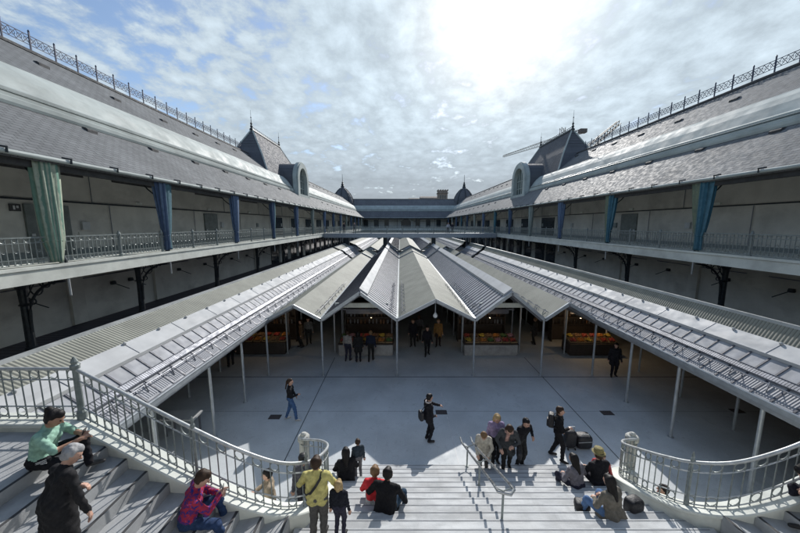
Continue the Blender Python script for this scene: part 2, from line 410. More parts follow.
        for tt in (c+1.6, c+5.9):
            b = MB(); q = Vector(mp(3.97, tt, 4.55)); b.tube([q, Vector(mp(3.1, tt+.15, 4.15))], .025, 5)
            b.lathe(Vector(mp(3.92, tt, 4.5)), [(.13, -.06), (.16, 0), (.13, .14)], 8)
            b.build('wall_lamp', M['dark'], root)
    if full:
        for tt, u0, kind in [(c+2.9, .0, 0) for c in cols if c < 70]:
            b = MB(); b.box(*sorted((mp(3.9, tt, 0)[0], mp(3.99, tt, 0)[0])), tt-.22, tt+.22, 9.28, 9.42); b.build('emergency_light', M['cream'], root)
        # dark roof hatches and snow hooks on both slopes
        t = t0+2
        while t < 100:
            if not (pav and pav[0]-1.5 < t < pav[1]+1.5):
                for u, du in ((2.0+.7*math.sin(t*3.1), 0), (6.6+.5*math.sin(t*1.7), 1.7)):
                    if not u > 4: zt = 10.42+(u+.12)*.8075
                    else: zt = 15.14+(u-4.6)*.7886
                    b = MB(); tt = t+du
                    b.sweep([(u, zt-.02), (u, zt+.14), (u+.10, zt+.22), (u+.3, zt+.25)], mp, [tt-.26, tt+.26]); b.build('roof_hatch', M['strip'], root)
            t += 4.1
    return root

EL, ER = 13.3, 16.8
mpL = lambda u, t, z: (-(EL+u), t, z)
mpR = lambda u, t, z: (ER+u, t, z)
mpF = lambda u, t, z: (t, 115+u, z)
mpB = lambda u, t, z: (t, -1.6-u, z)
AG = (48.0, 54.0)       # gap in the cornice for the round dormer
wl = wing('market_wing', mpL, -14, 118, col_positions('l'), M['slate'], 'long two storey market wing on the left, slate roofs above a shaded gallery', (-EL-2, 50, 0), True, PAV, AG)
wr = wing('market_wing', mpR, -14, 118, col_positions('r'), M['slate'], 'long two storey market wing on the right, its slate roof shining in the sun', (ER+2, 50, 0), True, PAV, AG)
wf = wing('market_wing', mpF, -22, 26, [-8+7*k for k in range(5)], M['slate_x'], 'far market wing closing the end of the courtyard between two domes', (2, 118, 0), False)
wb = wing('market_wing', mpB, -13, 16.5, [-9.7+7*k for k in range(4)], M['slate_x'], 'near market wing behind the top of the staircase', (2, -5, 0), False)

# doors / windows on the walls of the side wings
glassd = mat('dark_window_glass', (.03, .04, .05), .12)
doorm = mat('grey_door', (.16, .18, .17), .5)
for mp, root, cols in ((mpL, wl, col_positions('l')), (mpR, wr, col_positions('r'))):
    for i, c in enumerate(cols):
        if c < 0: continue
        far = c > 34
        t0 = c+(2.1 if not far else 1.6)
        # upper doors
        if c > 8 and (i % 2 == 0 or far):
            b = MB(); b.sweep([(3.90, GF+.02), (3.99, GF+.02), (3.99, GF+2.5), (3.90, GF+2.5)], mp, [t0, t0+(1.9 if not far else 3.6)])
            dd = b.build('door', doorm if not far else glassd, root)
            b = MB(); b.sweep([(3.86, GF+1.0), (3.90, GF+1.0), (3.90, GF+1.12), (3.86, GF+1.12)], mp, [t0+.1, t0+.25]); b.build('handle', M['zincpipe'], dd)
        if far:     # shop openings on the ground storey
            b = MB(); b.sweep([(3.90, .1), (3.97, .1), (3.97, 5.3), (3.90, 5.3)], mp, [c+.8, c+3.2]); b.build('shop_window', glassd, root)
            b = MB(); b.sweep([(3.90, .1), (3.97, .1), (3.97, 5.3), (3.90, 5.3)], mp, [c+4.5, c+6.7]); b.build('shop_window', glassd, root)
for mp, root, cols in ((mpL, wl, col_positions('l')), (mpR, wr, col_positions('r'))):
    for i, c in enumerate([q for q in cols if 4 < q < 60]):
        b = MB(); b.tube([mp(3.94, c+.8, GF+.3), mp(3.94, c+.8, 9.1)], .022, 5); b.tube([mp(3.94, c+5.3, 9.2), mp(3.94, c+5.3, 10.9)], .022, 5); b.build('conduit', M['gratem'], root)
        b = MB(); b.sweep([(3.86, 7.7), (3.99, 7.7), (3.99, 8.15), (3.86, 8.15)], mp, [c+4.55, c+4.95]); b.build('junction_box', M['zincpipe'] if i % 2 else M['iron'], root)
        b = MB(); b.sweep([(3.955, GF+.28), (3.995, GF+.28), (3.995, GF+1.15), (3.955, GF+1.15)], mp, [c+4.4, c+7.0]); b.build('wall_panel', M['wall_low'], root)
        b = MB(); b.tube([mp(3.93, c+.6, 5.1), mp(3.93, c+7.0, 5.1)], .03, 5); b.build('wall_pipe', M['gratem'], root)
# arched stone portal at the middle of the far wing
b = MB()
for (x0, x1, z0, z1) in ((-.6, .4, GF, 10.2), (4.2, 5.2, GF, 10.2)): b.box(x0, x1, 118.2, 118.9, z0, z1)
b.box(-.6, 5.2, 118.1, 118.9, 10.2, 11.0)
b.tube([(2.3-2.3*math.cos(R(a)), 118.1, 8.2+2.3*math.sin(R(a))) for a in range(0, 181, 15)], .3, 6)
b.build('portal', M['stonec'], wf)
b = MB(); b.box(.4, 4.2, 118.5, 118.95, GF, 10.1); b.build('portal_door', glassd, wf)
for k in range(9):
    if k in (3, 4): continue
    x = -14+k*4.0
    b = MB(); b.box(x, x+1.7, 118.8, 118.97, GF+.3, GF+3.3); b.build('window', glassd, wf)

# pavilions: steep hipped roof, round dormer and finials
def pavilion(mp, root, s):
    a0, a1 = PAV; b = MB()
    base = [mp(4.75, a0, 15.16), mp(4.75, a1, 15.16), mp(11.45, a1, 15.16), mp(11.45, a0, 15.16)]
    mid = [mp(6.15, a0+1.5, 18.1), mp(6.15, a1-1.5, 18.1), mp(10.05, a1-1.5, 18.1), mp(10.05, a0+1.5, 18.1)]
    top = [mp(8.0, a0+3.3, 21.5), mp(8.0, a1-3.3, 21.5), mp(8.2, a1-3.3, 21.5), mp(8.2, a0+3.3, 21.5)]
    b.add(base+mid+top, [(0,1,5,4),(1,2,6,5),(2,3,7,6),(3,0,4,7),(4,5,9,8),(5,6,10,9),(6,7,11,10),(7,4,8,11),(8,9,10,11),(3,2,1,0)])
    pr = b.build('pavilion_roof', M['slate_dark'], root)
    for i in range(4):
        b = MB(); b.tube([base[i], mid[i], top[i]], .11, 6); b.build('hip_flashing', M['zinc'], pr)
    b = MB(); b.sweep([(7.85, 21.45), (7.9, 21.68), (8.3, 21.68), (8.35, 21.45)], mp, [a0+3.1, a1-3.1])
    t = a0+3.3
    while t < a1-3.3:
        b.beam(mp(8.1, t, 21.66), mp(8.1, t, 22.0), .05, .05); t += .45
    b.tube([mp(8.1, a0+3.2, 22.0), mp(8.1, a1-3.2, 22.0)], .03, 5)
    b.build('crest', M['dark'], pr)
    for t, h in ((a0+3.25, 2.6), (a1-3.25, 2.4)):
        b = MB(); b.lathe(mp(8.1, t, 21.6), [(.22, 0), (.12, .2), (.2, .4), (.07, .55), (.16, .75), (.05, .95), (.035, 1.5), (.09, 1.6), (.02, 1.72), (.015, h)], 8)
        b.build('finial', M['dark'], pr)
    # round dormer
    tc_, Rr, zc_ = 51.0, 2.75, 15.0
    dm = MB(); n = 20
    outer = [(tc_-Rr, 12.75)]+[(tc_-Rr*math.cos(math.pi*k/n), zc_+Rr*math.sin(math.pi*k/n)) for k in range(n+1)]+[(tc_+Rr, 12.75)]
    def shell(b, pts, u0, u1, inner):
        m = len(pts); v = [mp(u0, t, z) for t, z in pts]+[mp(u0, t, z) for t, z in inner]+[mp(u1, t, z) for t, z in pts]+[mp(u1, t, z) for t, z in inner]
        f = []
        for k in range(m-1):
            f += [(k, k+1, m+k+1, m+k), (k, 2*m+k, 2*m+k+1, k+1), (m+k, m+k+1, 3*m+k+1, 3*m+k), (2*m+k, 3*m+k, 3*m+k+1, 2*m+k+1)]
        f += [(0, m, 3*m, 2*m), (m-1, 3*m-1, 4*m-1, 2*m-1)]
        b.add(v, f)
    def arcp(r_, zb): return [(tc_-r_, zb)]+[(tc_-r_*math.cos(math.pi*k/n), zc_+r_*math.sin(math.pi*k/n)) for k in range(n+1)]+[(tc_+r_, zb)]
    shell(dm, arcp(Rr, 12.75), 2.35, 3.2, arcp(1.95, 12.75))
    shell(dm, arcp(Rr+.16, 12.75), 2.55, 3.05, arcp(Rr-.02, 12.75))
    dm.box(*sorted((mp(2.3, 0, 0)[0], mp(3.2, 0, 0)[0])), tc_-Rr-.2, tc_+Rr+.2, 12.35, 12.76)
    d = dm.build('round_dormer', M['zinc'], root)
    b = MB(); shell(b, arcp(2.62, 12.8), 3.2, 7.6, arcp(2.45, 12.8)); b.build('dormer_barrel', M['slate_dark'], d)
    b = MB(); ip = arcp(1.95, 12.76); b.add([mp(3.0, t, z) for t, z in ip], [tuple(range(len(ip)))]); b.build('dormer_window', M['gate'], d)
    b = MB()
    for q in (-1.0, 0, 1.0): b.tube([mp(2.93, tc_+q, 12.8), mp(2.93, tc_+q, zc_+math.sqrt(1.9**2-q*q))], .05, 5)
    for z in (13.8, 15.0): b.tube([mp(2.93, tc_-1.9, z), mp(2.93, tc_+1.9, z)], .05, 5)
    b.build('dormer_mullion', M['zinc'], d)
pavilion(mpL, wl, -1); pavilion(mpR, wr, 1)

# corner domes
def dome(x, y, label):
    t = thing('dome_tower', (x, y, 0), label, 'dome', 'corner domes of the far wing')
    b = MB(); b.lathe((x, y, 0), [(4.0, 0), (4.0, 14.8), (4.5, 15.0), (4.5, 15.5), (4.15, 15.6)], 8); b.build('drum', M['wall'], t)
    b = MB(); b.lathe((x, y, 0), [(4.15, 15.6), (4.2, 16.2), (4.05, 17.2), (3.6, 18.6), (2.9, 19.9), (2.0, 21.0), (1.1, 21.8), (.6, 22.2), (.5, 22.5)], 16)
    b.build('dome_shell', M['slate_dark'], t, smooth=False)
    b = MB()
    for k in range(8):
        a = 2*math.pi*k/8
        b.tube([(x+r*math.cos(a), y+r*math.sin(a), z) for r, z in [(4.2, 15.6), (4.25, 16.2), (4.1, 17.2), (3.65, 18.6), (2.95, 19.9), (2.05, 21.0), (1.1, 21.85)]], .13, 6)
    b.build('dome_rib', M['dark'], t)
    b = MB(); b.lathe((x, y, 22.4), [(.75, 0), (.7, .3), (.4, .5), (.55, .9), (.25, 1.4), (.35, 1.7), (.1, 2.1), (.06, 4.8)], 8); b.build('finial', M['dark'], t)
dome(-22.3, 121.5, 'left dark ribbed dome with finial at the far end'); dome(25.2, 123, 'right dark ribbed dome with finial at the far end')

# ridge railings
def ridge_rail(mp, label, grp):
    t0, t1 = -3.0, 42.8
    root = thing('ridge_railing', mp(8.1, 20, 18), label, 'roof railing', grp)
    n = int((t1-t0)/1.28); st = (t1-t0)/n
    b = MB()
    b.beam(mp(8.1, t0, 18.28), mp(8.1, t1, 18.28), .03, .03); b.beam(mp(8.1, t0, 18.78), mp(8.1, t1, 18.78), .035, .035)
    tv = Vector(mp(0, 1, 0))-Vector(mp(0, 0, 0))
    for i in range(n):
        for q in range(4):
            a_, b_ = t0+(i+q/4)*st, t0+(i+(q+1)/4)*st
            b.beam(mp(8.1, a_, 18.3), mp(8.1, b_, 18.76), .022, .022); b.beam(mp(8.1, a_, 18.76), mp(8.1, b_, 18.3), .022, .022)
            b.ring(mp(8.1, (a_+b_)/2, 18.53), tv, (0, 0, 1), .12, .014, 10, 3)
    b.build('lattice', M['iron_b'], root)
    pm = MB(); pm.box(-.03, .03, -.03, .03, 0, 1.0); pm.lathe((0, 0, 1.0), [(.05, 0), (.05, .05), (.01, .12)], 6)
    first = None
    for i in range(n+1):
        if first is None: first = pm.build('post', M['iron_b'], root, off=(0, 0, 0)); o = first
        else: o = first.copy(); COL.objects.link(o)
        o.location = Vector(mp(8.1, t0+i*st, 17.98))-OFF[root.name]
ridge_rail(mpL, 'lattice iron railing along the ridge of the left roof', 'ridge railings')
ridge_rail(mpR, 'lattice iron railing along the ridge of the right roof', 'ridge railings')

# gallery balustrades
def panel_mesh(L):
    b = MB()
    n = int(L/.17); st = L/n
    b.box(-.025, .025, 0, L, 1.02, 1.07); b.box(-.015, .015, 0, L, .84, .865); b.box(-.015, .015, 0, L, .26, .285); b.box(-.015, .015, 0, L, .06, .09)
    for i in range(n):
        y = (i+.5)*st
        b.box(-.012, .012, y-.012, y+.012, .09, 1.02)
        if i % 2 == 0:
            for z, rr in ((.942, .065), (.175, .075)): b.ring((0, y+st/2, z), (0, 1, 0), (0, 0, 1), rr, .012, 8, 3)
            b.ring((0, y+st/2, .56), (0, 1, 0), (0, 0, 1), .05, .011, 6, 3)
    return b
def gallery_rail(mapf, tvec_rot, t0, t1, label, grp, L=2.6):
    root = thing('gallery_balustrade', mapf(t0), label, 'balustrade', grp)
    n = max(1, round((t1-t0)/L)); L = (t1-t0)/n
    pf = postf = None
    for i in range(n+1):
        p = Vector(mapf(t0+i*L))-OFF[root.name]
        if i < n:
            if pf is None: pf = panel_mesh(L).build('railing_panel', M['iron'], root, off=(0, 0, 0)); o = pf
            else: o = pf.copy(); COL.objects.link(o)
            o.location = p; o.rotation_euler = (0, 0, tvec_rot)
        if postf is None:
            b = MB(); b.lathe((0, 0, 0), [(.07, -.3), (.07, .12), (.05, .16), (.045, .95), (.075, 1.0), (.075, 1.1), (.05, 1.14), (.03, 1.22)], 8)
            postf = b.build('post', M['iron'], root, off=(0, 0, 0)); o = postf
        else: o = postf.copy(); COL.objects.link(o)
        o.location = p
gallery_rail(lambda t: (-(EL+.1), t, GF+.03), 0, 1.6, 53.6, 'iron balustrade along the edge of the left gallery, front part', 'gallery balustrades')
gallery_rail(lambda t: (ER+.1, t, GF+.03), 0, 1.7, 53.7, 'iron balustrade along the edge of the right gallery, front part', 'gallery balustrades')
gallery_rail(lambda t: (-(EL+.1), t, GF+.03), 0, 56.9, 113.9, 'iron balustrade of the left gallery beyond the footbridge', 'gallery balustrades', 3.2)
gallery_rail(lambda t: (ER+.1, t, GF+.03), 0, 56.9, 113.9, 'iron balustrade of the right gallery beyond the footbridge', 'gallery balustrades', 3.2)
gallery_rail(lambda t: (t, 115.1, GF+.03), R(-90), -13.2, 16.7, 'iron balustrade along the gallery of the far wing', 'gallery balustrades', 3.0)

# footbridge across the courtyard
br = thing('footbridge', (1.75, 54.5, 0), 'pale footbridge crossing the courtyard between the two galleries', 'bridge')
b = MB(); b.box(-13.24, 16.74, 53.2, 56.6, 5.98, GF-.005); b.build('deck', M['cream'], br)
b = MB(); b.box(-13.2, 16.7, 53.0, 53.19, 5.72, GF+.04); b.box(-13.2, 16.7, 56.61, 56.8, 5.72, GF+.04); b.build('fascia', M['post'], br)
for X in (-9.3, -2.6, 5.9, 12.8):
    b = MB(); b.box(X-.35, X+.35, 53.6, 54.3, 0, 5.96); b.build('pier', M['dark'], br)
gallery_rail(lambda t: (t, 53.1, GF+.04), R(-90), -13.1, 16.6, 'iron balustrade on the near side of the footbridge', 'gallery balustrades', 2.7)
gallery_rail(lambda t: (t, 56.7, GF+.04), R(-90), -13.1, 16.6, 'iron balustrade on the far side of the footbridge', 'gallery balustrades', 2.7)

# small signs on the upper gallery walls
signr = mat('red_sign_face', (.30, .03, .03), .5); signw = mat('white_sign_face', (.6, .6, .6), .5)
for mp, tt, zz, lb in ((mpL, 14.6, 8.75, 'small red fire sign on the left gallery wall beside the green curtain'), (mpL, 13.9, 8.75, 'small dark sign with white mark on the left gallery wall'), (mpR, 13.2, 8.75, 'small dark sign on the right gallery wall at the frame edge')):
    root = thing('wall_sign', mp(3.97, tt, zz), lb, 'sign', 'small signs on the gallery walls')
    xa, xb = sorted((mp(3.93, 0, 0)[0], mp(3.99, 0, 0)[0]))
    b = MB(); b.box(xa, xb, tt-.2, tt+.2, zz-.16, zz+.16); b.build('plate', signr if 'red' in lb else M['strip'], root)
    xc = mp(3.92, 0, 0)[0]
    b = MB(); b.box(min(xc, xc+.01), max(xc, xc+.01), tt-.1, tt-.03, zz-.09, zz+.09); b.box(xc-.004, xc+.012, tt+.02, tt+.1, zz-.02, zz+.09); b.build('pictogram', signw, root)

# ------------------------------------------------------------------ curtains
def curtain_mat(name, cols, stripes=9):
    m, t, b, O = base_mat(name, .85, 0, .2)
    x, y, z = t.sep(O)
    f = t.math('FRACT', t.math('ADD', t.math('MULTIPLY', t.math('ARCTAN2', y, t.math('ADD', x, .0001)), stripes/6.283), t.math('MULTIPLY', t.noise(O, 2, 3), .5)))
    c = t.mix(t.ramp(f, .3, .6), cols[0], cols[1])
    if len(cols) > 2: c = t.mix(t.ramp(y, -.05, .12), c, cols[2])
    c = t.mix(t.ramp(t.noise(O, 5, 4), .3, .7, 0, .35), c, tuple(v*.6 for v in cols[0]))
    t.l.new(c, b.inputs['Base Color'])
    return m
cm = {'green': curtain_mat('green_striped_fabric', [(.14, .25, .20), (.36, .40, .32)], 12),
      'blue': curtain_mat('blue_fabric', [(.06, .09, .16), (.12, .17, .26), (.08, .16, .19)]),
      'navy': curtain_mat('slate_blue_fabric', [(.08, .12, .20), (.14, .20, .31)]),
      'teal': curtain_mat('teal_fabric', [(.04, .12, .17), (.09, .20, .26), (.19, .22, .15)]),
      'pale': curtain_mat('pale_grey_green_fabric', [(.22, .27, .26), (.34, .38, .35)])}
def curtain(mp, t, kind, label, wtop=.62, tie=.30, seed=0, lean=0.0):
    b = MB(); nz, nt = 26, 60; z0, z1 = GF+.10, 10.3; rg = random.Random(seed)
    ph = rg.random()*6; v = []; f = []
    cx_, cy_ = mp(.10, t, 0)[:2]
    for i in range(nz):
        q = i/(nz-1); z = lerp(z0, z1, q)
        # narrow above the railing where it is tied back
        k = tie+(1-tie)*max(0, (q-.22)/.78)**.55 if q > .22 else lerp(.42, tie, q/.22)
        a = wtop*k; bb = .20*(.6+.4*k)
        for j in range(nt):
            th = 2*math.pi*j/nt
            pl = 1+.20*math.cos(11*th+ph+.8*math.sin(q*2.2+ph))*(.4+.6*q)+.09*math.cos(23*th+ph*2+q)
            v.append((cx_+bb*pl*math.cos(th), cy_+a*pl*math.sin(th)+lean*(1-q), z))
    for i in range(nz-1):
        for j in range(nt): f.append((i*nt+j, i*nt+(j+1) % nt, (i+1)*nt+(j+1) % nt, (i+1)*nt+j))
    f += [tuple(range(nt))[::-1], tuple((nz-1)*nt+j for j in range(nt))]
    b.add(v, f); root = thing('curtain', (cx_, cy_, GF), label, 'curtain', 'curtains tied back along the galleries')
    b.build('drape', cm[kind], root, smooth=True)
    b = MB(); zt = lerp(z0, z1, .22)
    b.tube([(cx_+.16*math.cos(a), cy_+(wtop*tie+.02)*math.sin(a)+lean*.78, zt) for a in [2*math.pi*k/12 for k in range(12)]], .03, 5, closed=True); b.build('tieback', cm[kind], root)
cl = col_positions('l'); cr = col_positions('r')
lk = {12.1: 'green', 17.6: 'blue', 25.1: 'navy'}
ordn = ['first', 'second', 'third', 'fourth', 'fifth', 'sixth', 'seventh', 'eighth', 'ninth', 'tenth', 'eleventh', 'twelfth', 'thirteenth', 'fourteenth', 'fifteenth']
i = 0
for c in cl:
    if c < 10: continue
    kd = lk.get(round(c, 1), ['navy', 'pale', 'navy', 'blue'][i % 4])
    lb = {0: 'green and cream striped curtain tied back on the left gallery', 1: 'bright blue curtain tied back against the left balustrade'}.get(i, ordn[i]+' curtain from the camera along the left gallery')
    curtain(mpL, c-(.25 if i == 0 else 0), kd, lb, .56 if i else .42, .34 if i else .78, i); i += 1
i = 0
for c in cr:
    if c < 14: continue
    kd = 'teal' if i == 0 else ['blue', 'teal', 'navy', 'pale'][i % 4]
    lb = 'large teal and olive curtain tied back on the right gallery' if i == 0 else ordn[i]+' curtain from the camera along the right gallery'
    curtain(mpR, c, kd, lb, .58, .36, 50+i, lean=-.1 if i == 0 else 0); i += 1

# ------------------------------------------------------------------ market canopies
EVZ = 3.16
def slope_panel(root, p0, p1, y0, y1, mat_, name, th=.08, z_lift=0.0):
    """sheet from eave point p0=(x,z) up to p1, thickness below"""
    b = MB(); (xa, za), (xb, zb) = p0, p1
    v = [(xa, y0, za+z_lift), (xb, y0, zb+z_lift), (xb, y1, zb+z_lift), (xa, y1, za+z_lift), (xa, y0, za-th), (xb, y0, zb-th), (xb, y1, zb-th), (xa, y1, za-th)]
    b.add(v, [(0,1,2,3), (7,6,5,4), (0,4,5,1), (1,5,6,2), (2,6,7,3), (3,7,4,0)])
    return b.build(name, mat_, root)
def ribs(root, p0, p1, y0, y1, st=.5, w_=.05, h=.022, name='roof_rib', q0=0.0, q1=1.0):
    b = MB(); (xa, za), (xb, zb) = p0, p1; y = y0+.06
    while y < y1:
        b.beam((lerp(xa, xb, q0), y, lerp(za, zb, q0)+h*.55), (lerp(xa, xb, q1), y, lerp(za, zb, q1)+h*.55), w_, h); y += st
    return b.build(name, M['rib'], root)
def snow_guard(root, p0, p1, q, y0, y1, seed=0):
    (xa, za), (xb, zb) = p0, p1; x, z = lerp(xa, xb, q), lerp(za, zb, q)
    b = MB(); b.tube([(x, y0, z+.2), (x, y1, z+.2)], .016, 4)
    sgn = 1 if xb > xa else -1; y = y0+.3
    while y < y1-.5:
        b.tube([(x+sgn*.18, y-.16, z+.12), (x, y, z+.24), (x-sgn*.06, y+.02, z-.02), (x+sgn*.16, y+.14, z+.2)], .015, 4); y += 1.0
    b.build('snow_guard', M['gratem'], root)

def side_canopy(s, e, y0, y1, label, posts):
    X = lambda w_: s*(e+w_)
    root = thing('side_canopy', (X(0), y0, 0), label, 'canopy roof', 'side canopies of the market')
    E0, W0, W1 = (X(0), EVZ), (X(1.12), EVZ+.84), (X(1.56), EVZ+1.17)
    slope_panel(root, E0, W0, y0, y1, M['panel'], 'silver_roof_slope')
    # finely ribbed lower strip just above the eave
    f0, f1 = (lerp(E0[0], W0[0], .04), lerp(E0[1], W0[1], .04)+.012), (lerp(E0[0], W0[0], .34), lerp(E0[1], W0[1], .34)+.012)
    slope_panel(root, f0, f1, y0, y1, M['panel_fine'], 'ribbed_strip', .004)
    ribs(root, E0, W0, y0, y1)
    # walkway grating running along the slope
    b = MB()
    xq = lambda q: lerp(E0[0], W0[0], q)
    zq = lambda q: lerp(E0[1], W0[1], q)
    b.beam((xq(.39), y0, zq(.39)+.07), (xq(.39), y1, zq(.39)+.07), .025, .04); b.beam((xq(.53), y0, zq(.53)+.07), (xq(.53), y1, zq(.53)+.07), .025, .04)
    y = y0+.05
    while y < y1:
        b.beam((xq(.39), y, zq(.39)+.072), (xq(.53), y, zq(.53)+.072), .055, .012); y += .07
    b.build('roof_walkway', M['gratem'], root)
    snow_guard(root, E0, W0, .2, y0, min(y1, 34))
    # white ridge sheet, slightly proud, with joints
    wb_ = slope_panel(root, (X(1.06), EVZ+.86), W1, y0, y1, M['whitecap'], 'white_ridge_sheet', .05, .05)
    b = MB(); y = y0+1.2
    while y < y1:
        b.beam((X(1.07), y, EVZ+.925), (X(1.55), y, EVZ+1.222), .012, .01); y += 2.0
    b.build('sheet_seam', M['gratem'], wb_)
    b = MB(); y = y0+.5
    while y < min(y1, 30):
        b.lathe((X(1.50), y, EVZ+1.19), [(.045, 0), (.045, .05), (.02, .07)], 8); y += 1.35
    b.build('roof_vent_cap', M['whitecap'], wb_)
    w2, z2 = (2.5, EVZ+1.55) if s < 0 else (1.92, EVZ+1.70)
    slope_panel(root, (X(1.58), EVZ+1.13), (X(w2), z2), y0, y1, M['beige'], 'corrugated_slope', .06)
    b = MB(); b.sweep([(w2-.02, z2-.03), (w2, z2+.07), (w2+.18, z2+.05), (w2+.20, z2-.13)], lambda u, t, z: (X(u), t, z), [y0, y1]); b.build('ridge_flashing', M['zincpipe'], root)
    wallx = (EL if s < 0 else ER)+3.95
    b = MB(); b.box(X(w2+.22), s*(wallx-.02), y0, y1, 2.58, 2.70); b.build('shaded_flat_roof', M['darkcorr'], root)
    b = MB(); b.box(X(w2+.10), X(w2+.21), y0, y1, 2.5, z2-.05); b.build('clerestory', glassd, root)
    # underside
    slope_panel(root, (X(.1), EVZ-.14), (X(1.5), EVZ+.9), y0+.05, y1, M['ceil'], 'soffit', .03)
    # eave gutter
    b = MB(); b.box(X(-.16), X(0.02), y0, y1, EVZ-.16, EVZ-.13); b.box(X(-.16), X(-.13), y0, y1, EVZ-.14, EVZ+.03); b.tube([(X(-.15), y0, EVZ+.03), (X(-.15), y1, EVZ+.03)], .03, 6)
    b.build('eave_gutter', M['post'], root)
    b = MB(); b.box(X(.03), X(.12), y0, y1, EVZ-.34, EVZ-.12); b.build('edge_beam', M['post'], root)
    for y in posts:
        b = MB(); b.tube([(X(.08), y, .02), (X(.08), y, EVZ-.3)], .052, 10); b.lathe((X(.08), y, 0), [(.1, 0), (.1, .02), (.055, .03)], 10); b.build('post', M['post'], root, smooth=False)
        b = MB(); b.tube([(X(2.9), y+.4, .0), (X(2.9), y+.4, 2.5)], .05, 8); b.build('rear_post', M['post'], root)
    return root
postY = [8.0, 10.6, 12.9, 15.4]
side_canopy(-1, 6.95, 5.75, 43.0, 'left side canopy with silver ribbed slope, white ridge and beige corrugated strip', postY+[18.2, 21, 24, 27, 30, 33, 36])
side_canopy(1, 10.2, 5.75, 43.0, 'right side canopy with silver ribbed slope and white ridge sheet', postY+[18.2, 21, 24, 27, 30, 33, 36])

SEC = [(-6.93, EVZ), (-5.5, 3.92), (-4.1, EVZ), (-2.06, 4.6), (-.16, EVZ), (1.85, 4.2), (3.9, EVZ), (5.75, 4.6), (7.5, EVZ), (8.7, 4.02), (10.18, EVZ)]
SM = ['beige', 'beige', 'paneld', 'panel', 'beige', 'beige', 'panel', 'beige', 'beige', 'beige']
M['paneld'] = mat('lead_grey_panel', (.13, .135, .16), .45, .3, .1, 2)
def centre_canopy(y0, y1, label, front=True, sec=SEC):
    root = thing('folded_canopy', (1.85, y0, 0), label, 'canopy roof', 'folded canopies over the stalls')
    for i in range(len(sec)-1):
        p, q = sec[i], sec[i+1]
        up = q[1] > p[1]; lo, hi = (p, q) if up else (q, p)
        k = SM[i]
        nm = {'beige': 'corrugated_slope', 'panel': 'silver_roof_slope', 'paneld': 'lead_roof_slope'}[k]
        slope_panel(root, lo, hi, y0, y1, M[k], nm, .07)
        if k in ('panel', 'paneld'): ribs(root, lo, hi, y0+.25, y1, .4, .05, .022)
        if k == 'panel':
            a0, a1 = (lerp(hi[0], lo[0], .20), lerp(hi[1], lo[1], .20)), (lerp(hi[0], lo[0], -.02), lerp(hi[1], lo[1], -.02))
            slope_panel(root, a0, a1, y0+.12, y1, M['whitecap'], 'white_ridge_sheet', .02, .13)
        # front trim follows the fold
        b = MB(); b.beam((p[0], y0-.05, p[1]-.06), (q[0], y0-.05, q[1]-.06), .09, .16, up=(0, 0, 1)); b.build('front_trim', M['post'], root)
        b = MB(); b.beam((p[0], y0+.3, p[1]-.2), (q[0], y0+.3, q[1]-.2), .07, .12); b.beam((p[0], y0+3, p[1]-.2), (q[0], y0+3, q[1]-.2), .07, .12); b.build('rafter', M['gratem'], root)
        if front and k != 'paneld' and abs(lo[0]) < 9: snow_guard(root, lo, hi, .14, y0+.2, y0+9, i)
    for i, (x, z) in enumerate(sec):
        if i % 2 == 0:
            b = MB(); b.box(x-.09, x+.09, y0-.02, y1, z-.05, z+.035); b.build('valley_gutter', M['zincpipe'], root)
            if 0 < i < len(sec)-1:
                ys = [y0+.05+k*3.0 for k in range(int((y1-y0)/3.0)+1)]
                for y in ys:
                    b = MB(); b.tube([(x, y, 0), (x, y, z-.06)], .05, 10); b.lathe((x, y, 0), [(.1, 0), (.1, .02), (.055, .03)], 8); b.build('post', M['post'], root)
    # tie beam inside each big gable
    for a_, b_ in ((2, 4), (6, 8)):
        b = MB(); b.beam((sec[a_][0]+.5, y0+1.2, 3.55), (sec[b_][0]-.5, y0+1.2, 3.55), .06, .26); b.build('tie_beam', M['cream'], root)
    return root
centre_canopy(15.3, 43.0, 'folded zigzag canopy over the stalls at the front of the market')
centre_canopy(44.4, 52.8, 'second folded canopy behind the gap, just before the footbridge', False)
for s, e in ((-1, 6.95), (1, 10.2)):
    side_canopy(s, e, 44.4, 52.8, ('left' if s < 0 else 'right')+' rear side canopy before the footbridge', [41, 44, 47, 50])

centre_canopy(57.4, 99, 'third folded canopy beyond the footbridge', False)
for s, e in ((-1, 6.95), (1, 10.2)):
    side_canopy(s, e, 57.4, 99, ('left' if s < 0 else 'right')+' far side canopy beyond the footbridge', [58, 66, 74, 82, 90, 98])
# pendant lamp in the centre gable
pl = thing('pendant_lamp', (1.85, 15.5, 3.2), 'white globe pendant lamp on a thin rod in the middle gable', 'lamp')
b = MB(); b.tube([(1.85, 15.5, 3.42), (1.85, 15.5, 4.05)], .022, 6); b.build('rod', M['post'], pl)
b = MB(); b.lathe((1.85, 15.5, 3.26), [(.02, -.12), (.09, -.09), (.125, 0), (.10, .09), (.05, .13), (.05, .18)], 12); b.build('globe', mat('opal_glass', (.8, .8, .78), .3), pl, smooth=True)

